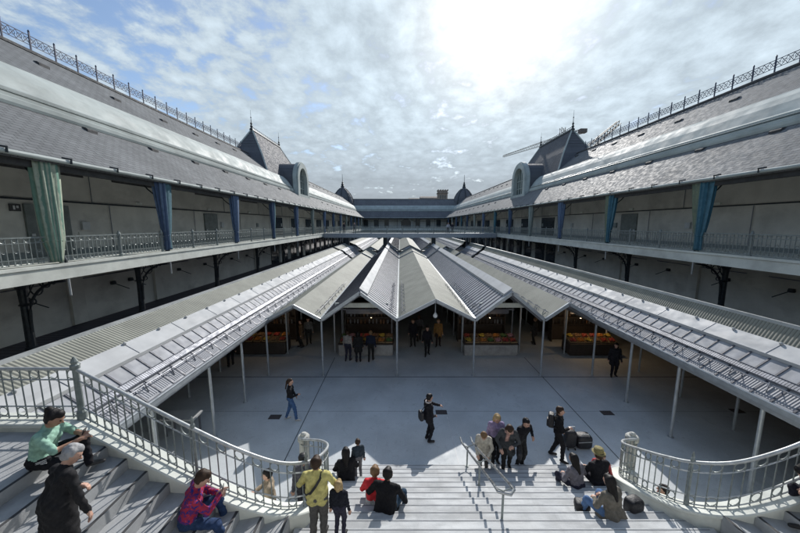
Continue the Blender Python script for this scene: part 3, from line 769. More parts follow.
# ------------------------------------------------------------------ staircase
CX = 2.1
PATH = [(-13.3, 5.5, 4.25), (-6.2, 5.5, 4.25), (-5.4, 5.36, 3.95), (-4.5, 5.22, 3.58), (-3.7, 5.17, 3.18), (-3.0, 5.22, 2.76), (-2.4, 5.42, 2.34), (-2.0, 5.80, 2.02), (-1.85, 6.3, 1.74), (-1.86, 7.0, 1.36), (-2.02, 7.7, .96), (-2.38, 8.2, .68), (-2.96, 8.45, .52)]
def catmull(P, n=8, straight=1):
    P = [Vector(p) for p in P]; out = []
    for i in range(len(P)-1):
        if i < straight: out += [P[i].lerp(P[i+1], k/n) for k in range(n)]; continue
        p0 = P[i-1] if i > straight else P[i]*2-P[i+1]; p1, p2 = P[i], P[i+1]; p3 = P[min(i+2, len(P)-1)]
        for k in range(n):
            t = k/n; out.append(.5*((2*p1)+(p2-p0)*t+(2*p0-5*p1+4*p2-p3)*t*t+(3*p1-p0-3*p2+p3)*t**3))
    out.append(P[-1]); return out
CP = catmull(PATH)
def mir(p): return Vector((2*CX-p[0], p[1], p[2]))
def ypath(x):
    """front edge (y) of the side flight at x, left side"""
    best = 5.5
    for a, b_ in zip(CP, CP[1:]):
        if a.x <= x <= b_.x and a.y < 6: best = lerp(a.y, b_.y, (x-a.x)/max(1e-6, b_.x-a.x)); break
    return best
def xpath(y):
    best = -2.2
    for a, b_ in zip(CP, CP[1:]):
        if a.y <= y <= b_.y and a.x > -3.2 and a.y > 5.3: best = lerp(a.x, b_.x, (y-a.y)/max(1e-6, b_.y-a.y))
    return best
stairs = thing('staircase', (CX, 5, 0), 'wide pale granite staircase splitting into two side flights', 'staircase')
RI, TR, NC, NS = .16, .335, 13, 10
RIS, TRS = .2, .41
b = MB(); st = MB()
for k in range(1, NC+1):
    yf = 9.07-(k-1)*TR; yb = yf-TR if k < NC else yf-TR-.0
    xl = xpath(min(8.42, max(5.45, yf-.1))) if yf > 5.5 else -2.15
    xl += .02
    if k < NC: b.box(xl, 2*CX-xl, yb-.02, yf, 0, k*RI)
    if k < NC: st.box(xl+.1, 2*CX-xl-.1, yf-.045, yf-.025, k*RI-.01, k*RI+.003)
ytop = 9.07-(NC-1)*TR
b.box(-2.19, 2*CX+2.19, 1.2, ytop, 0, NC*RI)
b.build('central_flight', M['step'], stairs); st.box(-2.1, 2*CX+2.1, ytop-.045, ytop-.025, NC*RI-.01, NC*RI+.003); st.build('tread_line', M['strip_l'], stairs)
for sgn in (0, 1):
    b = MB(); st = MB()
    fx = (lambda x: x) if sgn == 0 else (lambda x: 2*CX-x)
    for j in range(1, NS+1):
        x0 = -2.2-(j-1)*TRS; x1 = x0-TRS if j < NS else -13.2
        z = NC*RI+j*RIS
        if j < NS: b.box(fx(x0), fx(x1-.02), 1.22, ypath(x0-TRS/2)-.1, 0, z)
        else: b.box(fx(x0), fx(x1), -1.5, 5.38, 0, z)
        yy = (ypath(x0-.1)-.17)
        st.box(fx(x0-.005), fx(x0-.055), 1.25, yy, z-.01, z+.004)
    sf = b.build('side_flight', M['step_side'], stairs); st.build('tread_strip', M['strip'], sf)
    # upper flight back to the gallery level
    b = MB(); z = NC*RI+NS*RIS
    for j in range(1, 16):
        x0 = -6.6+(j-1)*.335
        b.box(fx(x0), fx(x0+.335+.01), -1.5, 1.0, 0, z+j*.157)
    b.build('upper_flight', M['step'], stairs)
b = MB(); b.box(-1.56, 5.76, -1.52, .35, 0, GF-.002); b.build('top_landing', M['step'], stairs)

def stringer(pts, root):
    b = MB(); n = len(pts); v = []; f = []
    for i, p in enumerate(pts):
        d = (pts[min(i+1, n-1)]-pts[max(i-1, 0)]); d.z = 0; d.normalize(); nr = Vector((-d.y, d.x, 0))
        for (o_, z) in ((-.17, 0), (-.17, p.z-.10), (-.20, p.z-.07), (-.20, p.z-.02), (-.18, p.z), (.18, p.z), (.20, p.z-.02), (.20, p.z-.07), (.17, p.z-.10), (.17, 0)):
            q = p+nr*o_; v.append((q.x, q.y, z))
    m = 10
    for i in range(n-1):
        for k in range(m): f.append((i*m+k, i*m+(k+1) % m, (i+1)*m+(k+1) % m, (i+1)*m+k))
    f += [tuple(range(m)), tuple((n-1)*m+k for k in range(m))[::-1]]
    b.add(v, f); b.build('stringer', M['cream'], root)
stringer([p-Vector((0, 0, 0)) for p in CP], stairs); stringer([mir(p) for p in CP], stairs)

def arclen(pts):
    L = [0]
    for a, b_ in zip(pts, pts[1:]): L.append(L[-1]+(b_-a).length)
    return L
def on_path(pts, L, s):
    for i in range(len(pts)-1):
        if L[i+1] >= s: return pts[i].lerp(pts[i+1], (s-L[i])/max(1e-6, L[i+1]-L[i])), (pts[i+1]-pts[i]).normalized()
    return pts[-1], (pts[-1]-pts[-2]).normalized()
def stair_rail(pts, label, grp):
    pts = [Vector(p) for p in pts]; L = arclen(pts); tot = L[-1]
    root = thing('stair_balustrade', pts[-1], label, 'balustrade', grp)
    H = [.04, .25, .80, 1.02]; rad = [.014, .014, .014, .030]
    lift = lambda h: [p+Vector((0, 0, h)) for p in pts]
    b = MB(); b.tube(lift(1.02), .034, 8); b.build('handrail', M['iron_l'], root, smooth=True)
    b = MB()
    for h in H[:3]: b.tube(lift(h), .016, 4)
    b.build('rail', M['iron_l'], root)
    nseg = 5; s = .09; i = 0
    for sg_ in range(nseg):
        b = MB()
        while s < tot*(sg_+1)/nseg-.02:
            p, d = on_path(pts, L, s)
            b.tube([p+Vector((0, 0, 0)), p+Vector((0, 0, 1.0))], .0115, 5)
            if i % 2 == 0:
                q, d2 = on_path(pts, L, min(tot, s+.09))
                for h in (.91, .145): b.ring(q+Vector((0, 0, h)), d2, (0, 0, 1), .088, .0115, 16, 4)
            s += .18; i += 1
        b.build('infill_panel', M['iron'], root)
    ps = [L[8]] + [x for x in (L[8]+2.6, L[8]+5.0)]
    for j, s_ in enumerate(ps):
        p, d = on_path(pts, L, s_); b = MB()
        rr = .78 if j == 0 else .38
        b.lathe(p, [(.10*rr, 0), (.10*rr, .14), (.07*rr, .18), (.062*rr, 1.0), (.095*rr, 1.03), (.095*rr, 1.1), (.06*rr, 1.12), (.075*rr, 1.17), (.02*rr, 1.26)], 10)
        b.build('newel_post' if j == 0 else 'rail_post', M['iron'], root)
stair_rail(CP, 'curved grey iron balustrade of the left flight with rings', 'stair balustrades')
stair_rail([mir(p) for p in CP], 'curved grey iron balustrade of the right flight with rings', 'stair balustrades')
for x, lb in ((-2.98, 'stone newel pillar at the foot of the left balustrade'), (2*CX+2.98, 'stone newel pillar at the foot of the right balustrade')):
    t = thing('newel_pillar', (x, 8.62, 0), lb, 'pillar', 'newel pillars')
    b = MB(); b.lathe((x, 8.62, 0), [(.22, 0), (.22, .3), (.17, .36), (.15, .45), (.14, 1.35), (.18, 1.4), (.18, 1.48)], 12); b.build('shaft', M['stonec'], t)
    b = MB(); b.lathe((x, 8.62, 1.48), [(.165, 0), (.18, .03), (.15, .07), (.08, .09), (.09, .13), (.04, .17)], 14); b.build('cap', M['stonec'], t)

# central handrail: twin rails on single posts
hr = thing('handrail', (CX, 7.4, 0), 'free standing metal handrail in the middle of the steps', 'handrail')
zs = lambda y: max(0, (9.07-y)/TR*RI)
rails = []
xa, xb = CX-.08, CX+.27
ya, yb = 5.65, 9.1
b = MB()
loop = [(xa, yb+.25, .93), (xa, yb-.0, .93), (xa, ya+.2, zs(ya+.2)+.92), (xa, ya-.05, zs(ya)+.90), (xb-.1, ya-.12, zs(ya)+.9), (xb, ya-.0, zs(ya)+.9), (xb, ya+.2, zs(ya+.2)+.92), (xb, yb, .93), (xb, yb+.25, .93)]
b.tube(loop, .029, 8); b.build('rail', mat('brushed_steel', (.42, .43, .43), .3, .8), hr)
for y in (5.75, 7.55, 9.0):
    z0 = math.ceil((9.07-y)/TR)*RI
    b = MB(); b.tube([(CX+.09, y, z0), (CX+.09, y, zs(y)+.82)], .026, 8); b.lathe((CX+.09, y, z0), [(.06, 0), (.06, .015), (.03, .02)], 8)
    b.build('post', M['iron'], hr)
    b = MB(); b.tube([(xa, y, zs(y)+.9), (CX+.09, y, zs(y)+.82), (xb, y, zs(y)+.9)], .014, 6); b.build('cross_arm', M['iron'], hr)

# ------------------------------------------------------------------ stalls
woodm = mat('dark_stall_wood', (.05, .04, .035), .6); countm = mat('pale_stall_front', (.38, .37, .36), .5, grime=.2)
PROD = {'oranges': (.75, .28, .03), 'apples': (.50, .05, .04), 'lemons': (.75, .55, .06), 'greens': (.08, .22, .04), 'tomatoes': (.55, .06, .03), 'onions': (.40, .22, .10), 'flowers': (.60, .30, .35), 'nuts': (.28, .15, .07)}
PM = {k: mat(k+'_skin', tuple(q*.6+.02 for q in v), .45, 0, .25, 9) for k, v in PROD.items()}
crate_w = mat('crate_wood', (.32, .22, .12), .7, stretch=(1, 6, 6))
def produce_mesh(wd, dp, n, r, seed):
    rg = random.Random(seed); b = MB()
    for _ in range(n):
        x, y = rg.uniform(-wd/2+r, wd/2-r), rg.uniform(-dp/2+r, dp/2-r); z = .12+rg.uniform(0, .05)+.05*(1-abs(2*x/wd))
        rr = r*rg.uniform(.85, 1.15)
        b.lathe((x, y, z), [(rr*.3, -rr*.95), (rr*.85, -rr*.5), (rr, 0), (rr*.85, rr*.5), (rr*.3, rr*.95)], 6)
    return b
blackish = mat('dark_goods', (.03, .03, .03), .5)
cratecache = {}
def crate(x, y, z, kind, label, tilt=.28, wd=.40, dp=.34, rz=0):
    if kind not in cratecache:
        cm_ = MB()
        cm_.box(-wd/2, wd/2, -dp/2, dp/2, 0, .015)
        for q in (.03, .09):
            cm_.box(-wd/2, wd/2, -dp/2-.012, -dp/2, q, q+.045); cm_.box(-wd/2, wd/2, dp/2, dp/2+.012, q, q+.045)
            cm_.box(-wd/2-.012, -wd/2, -dp/2, dp/2, q, q+.045); cm_.box(wd/2, wd/2+.012, -dp/2, dp/2, q, q+.045)
        proto = None
        cratecache[kind] = [cm_, produce_mesh(wd, dp, 42, .042, hash(kind) % 97 if False else len(cratecache)), None]
    cmb, pmb, proto = cratecache[kind]
    if proto is None:
        root = thing('produce_crate', (0, 0, 0), label, 'crate', 'crates of produce on the stalls')
        cmb.build('crate_body', crate_w, root); pmb.build('produce', PM[kind], root); cratecache[kind][2] = root
    else:
        root = copy_tree(proto)
    root['label'] = label; root.location = (x, y, z); root.rotation_euler = (tilt, 0, rz)
kinds = list(PROD)
def stall(x0, x1, y0, y1, label, seed, front_mat, nrow=2, key='', nm=''):
    rg = random.Random(seed)
    root = thing('market_stall', ((x0+x1)/2, y0, 0), label, 'stall', 'market stalls under the canopy')
    b = MB(); b.box(x0, x1, y0, y0+.95, .08, .72); b.box(x0+.05, x1-.05, y0+.05, y0+.9, 0, .08); b.build('counter', front_mat, root)
    b = MB(); b.box(x0-.04, x1+.04, y0-.05, y0+1.0, .72, .77)
    b.add([(x0, y0+.02, .77), (x1, y0+.02, .77), (x1, y0+.98, .77), (x0, y0+.98, .77), (x0, y0+.05, .785), (x1, y0+.05, .785), (x1, y0+.98, 1.10), (x0, y0+.98, 1.10)], [(0,1,2,3),(4,5,6,7),(0,1,5,4),(1,2,6,5),(2,3,7,6),(3,0,4,7)])
    b.build('counter_top', woodm, root)
    b = MB(); b.box(x0, x1, y1-.1, y1, 0, 2.7)
    for z in (1.2, 1.7, 2.2): b.box(x0+.05, x1-.05, y1-.45, y1-.1, z, z+.04)
    for xx in (x0, x1-.06): b.box(xx, xx+.06, y1-.5, y1-.1, 0, 2.6)
    b.build('back_shelf', woodm, root)
    b = MB()
    for xx in (x0+.04, x1-.1): b.box(xx, xx+.06, y0+.9, y0+.96, .77, 2.65)
    b.box(x0, x1, y0+.88, y0+.98, 2.65, 2.72); b.build('stall_frame', M['gratem'], root)
    b = MB(); b.box(x0+.35, x1-.35, y0+.84, y0+.88, 2.42, 2.72); b.build('fascia_board', M['paneld'], root)
    # jars and goods on the shelf: one part
    b = MB()
    for z in (1.24, 1.74, 2.24):
        x = x0+.15
        while x < x1-.2:
            r = rg.uniform(.04, .08); b.lathe((x, y1-.28, z), [(r, 0), (r, rg.uniform(.12, .28)), (r*.5, .3)], 6, mi=rg.randrange(4)); x += rg.uniform(.17, .3)
    b.build('shelf_goods', [PM['nuts'], woodm, blackish, M['gratem']], root)
    n = int((x1-x0-.1)/.44)
    for i in range(n):
        xx = x0+.28+i*(x1-x0-.5)/max(1, n-1)
        b = MB(); b.beam((xx+.05, y0+.42, .98), (xx+.17, y0+.42, .98), .006, .08); b.tube([(xx+.11, y0+.425, .84), (xx+.11, y0+.425, .95)], .005, 4); b.build('price_card', M['whitecap'], root)
    for row in range(nrow):
        for i in range(n):
            kd = kinds[(i*3+row*2+seed) % len(kinds)] if key != 'warm' else ['oranges', 'lemons', 'onions', 'tomatoes', 'apples'][(i+2*row+seed) % 5]
            crate(x0+.28+i*(x1-x0-.5)/max(1, n-1), y0+.27+row*.42, .80+row*.135, kd,
                  'crate of %s, %s from left, %s row, %s stall' % (kd, ordn[i], 'front' if row == 0 else 'back', nm))
    return root
stall(-3.75, -.45, 17.8, 20.6, 'stall under the left gable, with a pale counter', 1, countm, nm='left gable')
stall(3.95, 7.2, 17.8, 20.6, 'stall under the right gable, with a wide pale counter', 2, countm, nm='right gable')
stall(-10.2, -7.1, 18.0, 20.6, 'dark stall of fruit under the left side canopy', 3, woodm, key='warm', nm='left side')
stall(10.4, 13.3, 17.8, 20.6, 'dark stall of warm lit fruit under the right side canopy', 4, woodm, key='warm', nm='right side')
for k, (x0, x1) in enumerate(((-3.7, -.5), (4.1, 7.1), (-10.2, -7.2), (10.5, 13.3))):
    for q in range(3):
        y0 = 22.2+q*5.4
        root = thing('market_stall', ((x0+x1)/2, y0, 0), 'closed dark stall kiosk, %s behind the %s front stall' % (ordn[q], ['left gable', 'right gable', 'left side', 'right side'][k]), 'stall', 'market stalls under the canopy')
        b = MB(); b.box(x0, x1, y0, y0+4.2, 0, 1.0); b.build('counter', woodm, root)
        b = MB(); b.box(x0+.2, x1-.2, y0+.4, y0+3.8, 1.0, 2.6); b.build('kiosk_body', glassd, root)
        b = MB(); b.box(x0-.1, x1+.1, y0-.1, y0+4.3, 2.6, 2.72); b.build('kiosk_roof', M['gratem'], root)
# side displays lining the middle aisle
# warm lamps over the lit stalls
lampm = bpy.data.materials.new('warm_lamp_glow'); lampm.use_nodes = True
e_ = lampm.node_tree.nodes['Principled BSDF']; e_.inputs['Emission Color'].default_value = (1, .72, .42, 1); e_.inputs['Emission Strength'].default_value = 1.5
for x, y, pw, lb in ((11.2, 18.3, 16, 'small warm lamp over the left half of the right side fruit stall'), (12.6, 18.3, 16, 'small warm lamp over the right half of the right side fruit stall'), (-8.0, 18.5, 9, 'small warm lamp over the left side fruit stall'), (5.6, 18.4, 7, 'small warm lamp over the right gable stall'), (-1.8, 18.4, 6, 'small warm lamp over the left gable stall')):
    t = thing('stall_lamp', (x, y, 2.3), lb, 'lamp', 'lamps over the stalls')
    b = MB(); b.lathe((x, y, 2.3), [(.13, 0), (.12, .03), (.04, .12), (.02, .2)], 10); b.tube([(x, y, 2.5), (x, y, 2.75)], .01, 5); b.build('lamp_shade', M['strip'], t)
    b = MB(); b.lathe((x, y, 2.27), [(.02, -.05), (.045, -.02), (.03, .03)], 8); b.build('bulb', lampm, t)
    ld = bpy.data.lights.new('stall_lamp_light', 'POINT'); ld.energy = pw; ld.color = (1, .66, .34); ld.shadow_soft_size = .06
    lo_ = bpy.data.objects.new('stall_lamp_light', ld); COL.objects.link(lo_); lo_.parent = t; lo_.location = (0, 0, -.12)

# white table under the left canopy
p = at(182, 415, .75)
t = thing('trestle_table', (p.x, p.y, 0), 'long white topped table in the shade under the left canopy', 'table')
b = MB(); b.box(p.x-.62, p.x+.62, p.y-.3, p.y+.3, .70, .76); b.build('table_top', M['whitecap'], t)
for sx in (-.5, .5):
    for sy in (-.22, .22): b = MB(); b.box(p.x+sx-.025, p.x+sx+.025, p.y+sy-.025, p.y+sy+.025, 0, .7); b.build('leg', M['gratem'], t)

# ------------------------------------------------------------------ background: cranes and town
def lattice(b, a, c, w0, w1, n, r=.12):
    a, c = Vector(a), Vector(c); d = (c-a).normalized(); u = Vector((0, 0, 1)) if abs(d.z) < .8 else Vector((0, 1, 0)); sx = d.cross(u).normalized(); uu = sx.cross(d)
    def cor(t):
        w_ = lerp(w0, w1, t)/2; p = a.lerp(c, t); return [p-sx*w_-uu*w_, p+sx*w_-uu*w_, p+sx*w_+uu*w_, p-sx*w_+uu*w_]
    for i in range(n):
        A, B = cor(i/n), cor((i+1)/n)
        for k in range(4):
            b.beam(A[k], B[k], r, r); b.beam(A[k], B[(k+1) % 4], r*.6, r*.6)
cranem = mat('crane_paint', (.30, .27, .22), .6); cranem2 = mat('crane_dark', (.13, .11, .10), .7)
def ray(px, py, dist):
    dv = Vector(((px-400)/FPX, cp+(266.5-py)/FPX*sp_, -sp_+(266.5-py)/FPX*cp)); return Vector((0, 0, 8))+dv*dist
t = thing('tower_crane', (95, 160, 0), 'tower crane with long jib and counterweight behind the right pavilion', 'crane')
A = ray(562, 137.5, 165); tip = ray(503, 156.5, 200); tail = ray(581, 131.5, 156)
b = MB(); lattice(b, A, tip, 2.2, .9, 22, .16); b.build('jib', cranem, t)
b = MB(); lattice(b, A, tail, 2.0, 1.8, 6, .22); b.build('counter_jib', cranem2, t)
b = MB(); q = ray(583, 131, 155); b.box(q.x-1.9, q.x+1.5, q.y-1.2, q.y+1.2, q.z-1.0, q.z+.9); b.build('counterweight', cranem2, t)
b = MB(); lattice(b, (A.x, A.y, 0), (A.x, A.y, A.z+5), 2, 2, 26, .2); b.build('mast', cranem, t)
t = thing('luffing_crane', (110, 150, 0), 'second crane with raised lattice jib above the right roof', 'crane')
A = ray(584, 152, 150); tip = ray(619, 122.5, 150)
b = MB(); lattice(b, A, tip, 2.4, 1.6, 12, .34); b.build('jib', cranem, t)
b = MB(); lattice(b, (A.x, A.y, 0), (A.x, A.y, A.z), 2, 2, 22, .2); b.build('mast', cranem, t)
A2 = ray(577, 146, 152); b = MB(); lattice(b, A, A2, 1.6, 1.4, 5, .2); b.build('counter_jib', cranem2, t)

townm = mat('distant_stone', (.24, .20, .17), .9, scale=.6); townm2 = mat('distant_plaster', (.30, .28, .29), .9, scale=.5)
q = ray(443, 189.5, 260)
t = thing('stone_tower', (q.x, q.y, 0), 'square tan stone tower showing beside the right dome', 'tower')
b = MB(); b.box(q.x-4, q.x+4, q.y, q.y+8, 0, q.z-1); b.build('shaft', townm, t)
b = MB(); b.box(q.x-4.6, q.x+4.6, q.y-.6, q.y+8.6, q.z-3.2, q.z-2.6)
for k in range(5): b.box(q.x-4.3+k*2, q.x-3.4+k*2, q.y-.3, q.y+8, q.z-1.0, q.z)
b.build('parapet', townm, t)
b = MB()
for k in (-2, 0, 2): b.box(q.x+k-.5, q.x+k+.5, q.y-.1, q.y+.2, q.z-8, q.z-5)
b.build('window', glassd, t)
for i, (x0, x1, yt, lb) in enumerate([(409, 424, 198.3, 'low distant house on the skyline, left of the pinkish block'), (421, 438.5, 196.2, 'wide pinkish distant block beside the stone tower')]):
    q0 = ray(x0, yt, 270); q1 = ray(x1, yt, 270)
    t = thing('distant_building', ((q0.x+q1.x)/2, q0.y, 0), lb, 'building', 'houses on the skyline')
    b = MB(); b.box(q0.x, q1.x, q0.y+i*3, q0.y+12, 0, q0.z-1.2); b.build('wall', townm2, t)
    b = MB(); b.sweep([(0, q0.z-1.2), (6, q0.z+.6), (12, q0.z-1.2)], lambda u, t_, z: (t_, q0.y+u+i*3-.4, z), [q0.x-.4, q1.x+.4]); b.build('roof', townm, t)
    b = MB()
    for k in range(4):
        xx = lerp(q0.x, q1.x, (k+.5)/4); b.box(xx-.7, xx+.7, q0.y+i*3-.1, q0.y+i*3+.1, q0.z-5, q0.z-3)
    b.build('window', glassd, t)
# ------------------------------------------------------------------ people
def surface_nets(F, T, org, vox):
    S = F < 0
    nx, ny, nz = F.shape
    c = [S[i:nx-1+i, j:ny-1+j, k:nz-1+k] for i in (0, 1) for j in (0, 1) for k in (0, 1)]
    cnt = sum(q.astype(np.int8) for q in c); act = (cnt > 0) & (cnt < 8)
    idx = -np.ones(act.shape, np.int64); ii, jj, kk = np.nonzero(act); idx[ii, jj, kk] = np.arange(len(ii))
    acc = np.zeros((len(ii), 3)); num = np.zeros(len(ii))
    cor = [(i, j, k) for i in (0, 1) for j in (0, 1) for k in (0, 1)]
    for a in cor:
        for ax in range(3):
            if a[ax]: continue
            b = list(a); b[ax] = 1
            fa = F[ii+a[0], jj+a[1], kk+a[2]]; fb = F[ii+b[0], jj+b[1], kk+b[2]]
            m = (fa < 0) != (fb < 0); t = np.where(m, fa/np.where(m, fa-fb, 1), 0)
            for d in range(3): acc[:, d] += np.where(m, a[d]+(t if d == ax else 0), 0)
            num += m
    V = (acc/num[:, None]+np.stack([ii, jj, kk], 1))*vox+org
    faces = []; tags = []
    for ax in range(3):
        o = [(1, 2), (2, 0), (0, 1)][ax]
        sl0 = [slice(None)]*3; sl1 = [slice(None)]*3; sl0[ax] = slice(0, -1); sl1[ax] = slice(1, None)
        a, b = S[tuple(sl0)], S[tuple(sl1)]
        e = np.argwhere(a != b)
        if not len(e): continue
        e = e[(e[:, o[0]] > 0) & (e[:, o[1]] > 0) & (e[:, o[0]] < F.shape[o[0]]-1) & (e[:, o[1]] < F.shape[o[1]]-1)]
        q = []
        for (du, dv) in ((-1, -1), (0, -1), (0, 0), (-1, 0)):
            p = e.copy(); p[:, o[0]] += du; p[:, o[1]] += dv; q.append(idx[p[:, 0], p[:, 1], p[:, 2]])
        q = np.stack(q, 1); flip = ~a[e[:, 0], e[:, 1], e[:, 2]]
        q[flip] = q[flip][:, ::-1]; faces.append(q); tags.append(T[e[:, 0], e[:, 1], e[:, 2]])
    return V, np.concatenate(faces), np.concatenate(tags)

def sdf_mesh(prims, vox, name, mats, parent=None, wrinkle=0.0, seed=0):
    """prims: (a, b, r1, r2, material index, blend)"""
    A = np.array([list(p[0]) for p in prims]+[list(p[1]) for p in prims]); pad = .26
    lo = A.min(0)-pad; hi = A.max(0)+pad; n = np.ceil((hi-lo)/vox).astype(int)+1
    F = np.full(n, .5, np.float32); B = np.full(n, 9., np.float32); T = np.zeros(n, np.int8)
    ax = [lo[i]+np.arange(n[i])*vox for i in range(3)]
    for a, b, r1, r2, tg, k in prims:
        a = np.array(a, float); b = np.array(b, float); r = max(r1, r2)+k+3*vox
        i0 = np.maximum(((np.minimum(a, b)-r-lo)/vox).astype(int), 0); i1 = np.minimum(((np.maximum(a, b)+r-lo)/vox).astype(int)+2, n)
        sl = tuple(slice(i0[d], i1[d]) for d in range(3))
        X, Y, Z = np.meshgrid(ax[0][sl[0]], ax[1][sl[1]], ax[2][sl[2]], indexing='ij', sparse=True)
        ab = b-a; L = max(1e-9, ab@ab); t = np.clip(((X-a[0])*ab[0]+(Y-a[1])*ab[1]+(Z-a[2])*ab[2])/L, 0, 1)
        d = np.sqrt((X-a[0]-t*ab[0])**2+(Y-a[1]-t*ab[1])**2+(Z-a[2]-t*ab[2])**2)-(r1+(r2-r1)*t)
        f = F[sl]; h = np.clip(.5+.5*(f-d)/k, 0, 1); F[sl] = f+(d-f)*h-k*h*(1-h)
        bb = B[sl]; m = d < bb; T[sl] = np.where(m, tg, T[sl]); B[sl] = np.where(m, d, bb)
    if wrinkle:
        X, Y, Z = np.meshgrid(*ax, indexing='ij', sparse=True)
        wv = np.sin(X*31+Z*17+seed)*np.sin(Z*38+Y*23+seed*2)+.6*np.sin(X*57-Z*49+Y*41+seed)
        F += (wrinkle*wv*np.isin(T, (1, 2))).astype(np.float32)
    V, Q, tg = surface_nets(F, T, lo, vox)
    me = bpy.data.meshes.new(name); me.vertices.add(len(V)); me.vertices.foreach_set('co', V.ravel())
    me.loops.add(Q.size); me.loops.foreach_set('vertex_index', Q.ravel().astype(np.int32))
    me.polygons.add(len(Q)); me.polygons.foreach_set('loop_start', np.arange(0, Q.size, 4, dtype=np.int32))
    for m in mats: me.materials.append(m)
    me.polygons.foreach_set('material_index', tg.astype(np.int32)); me.polygons.foreach_set('use_smooth', np.ones(len(Q), bool))
    me.update(calc_edges=True); me.validate()
    o = bpy.data.objects.new(name, me); COL.objects.link(o)
    if parent: o.parent = parent
    OFF[o.name] = Vector()
    return o

def ik(a, c, l1, l2, hint):
    a, c = Vector(a), Vector(c); d = c-a; L = min(d.length, (l1+l2)*.995); d.normalize(); c = a+d*L
    x = (l1*l1-l2*l2+L*L)/(2*L); h = math.sqrt(max(0, l1*l1-x*x)); hv = Vector(hint); hv = (hv-d*hv.dot(d)).normalized()
    return a+d*x+hv*h, c
_cm = {}
def cloth(c, rough=.85, pattern=None):
    key = (c, rough, pattern)
    if key in _cm: return _cm[key]
    if pattern is None: m = mat('fabric', c, rough, 0, .14, 14, bump=.25, bscale=60, spec=.25)
    else:
        m, t, b, O = base_mat('patterned_fabric', .8, 0, .2)
        if pattern == 'floral':
            f1 = t.noise(O, 13, 3, .6, .8); f2 = t.noise(t.vmath('ADD', O, (3, 5, 1)), 17, 2, .5, .6)
            cc = t.mix(t.ramp(f1, .44, .48), c, (.36, .03, .06)); cc = t.mix(t.ramp(f2, .57, .60), cc, (.03, .03, .20)); cc = t.mix(t.ramp(f1, .62, .65), cc, (.40, .06, .22))
        else:
            x, y, z = t.sep(O); cc = t.mix(t.ramp(t.math('SINE', t.math('MULTIPLY', z, 90)), -.1, .1), c, tuple(v*.35 for v in c))
        t.l.new(cc, b.inputs['Base Color'])
    _cm[key] = m; return m
SKIN = {'light': mat('light_skin', (.52, .31, .23), .5, 0, .06, 9), 'tan': mat('tan_skin', (.38, .21, .14), .5, 0, .06, 9)}
EYE = mat('eye_dark', (.02, .015, .01), .3); LIP = mat('lip', (.38, .13, .11), .5)
HAIRC = {'black': (.012, .010, .010), 'brown': (.045, .025, .015), 'grey': (.34, .34, .35), 'blonde': (.42, .30, .15), 'tan': (.20, .12, .06)}
def hairm(c): return cloth(HAIRC[c], .55)

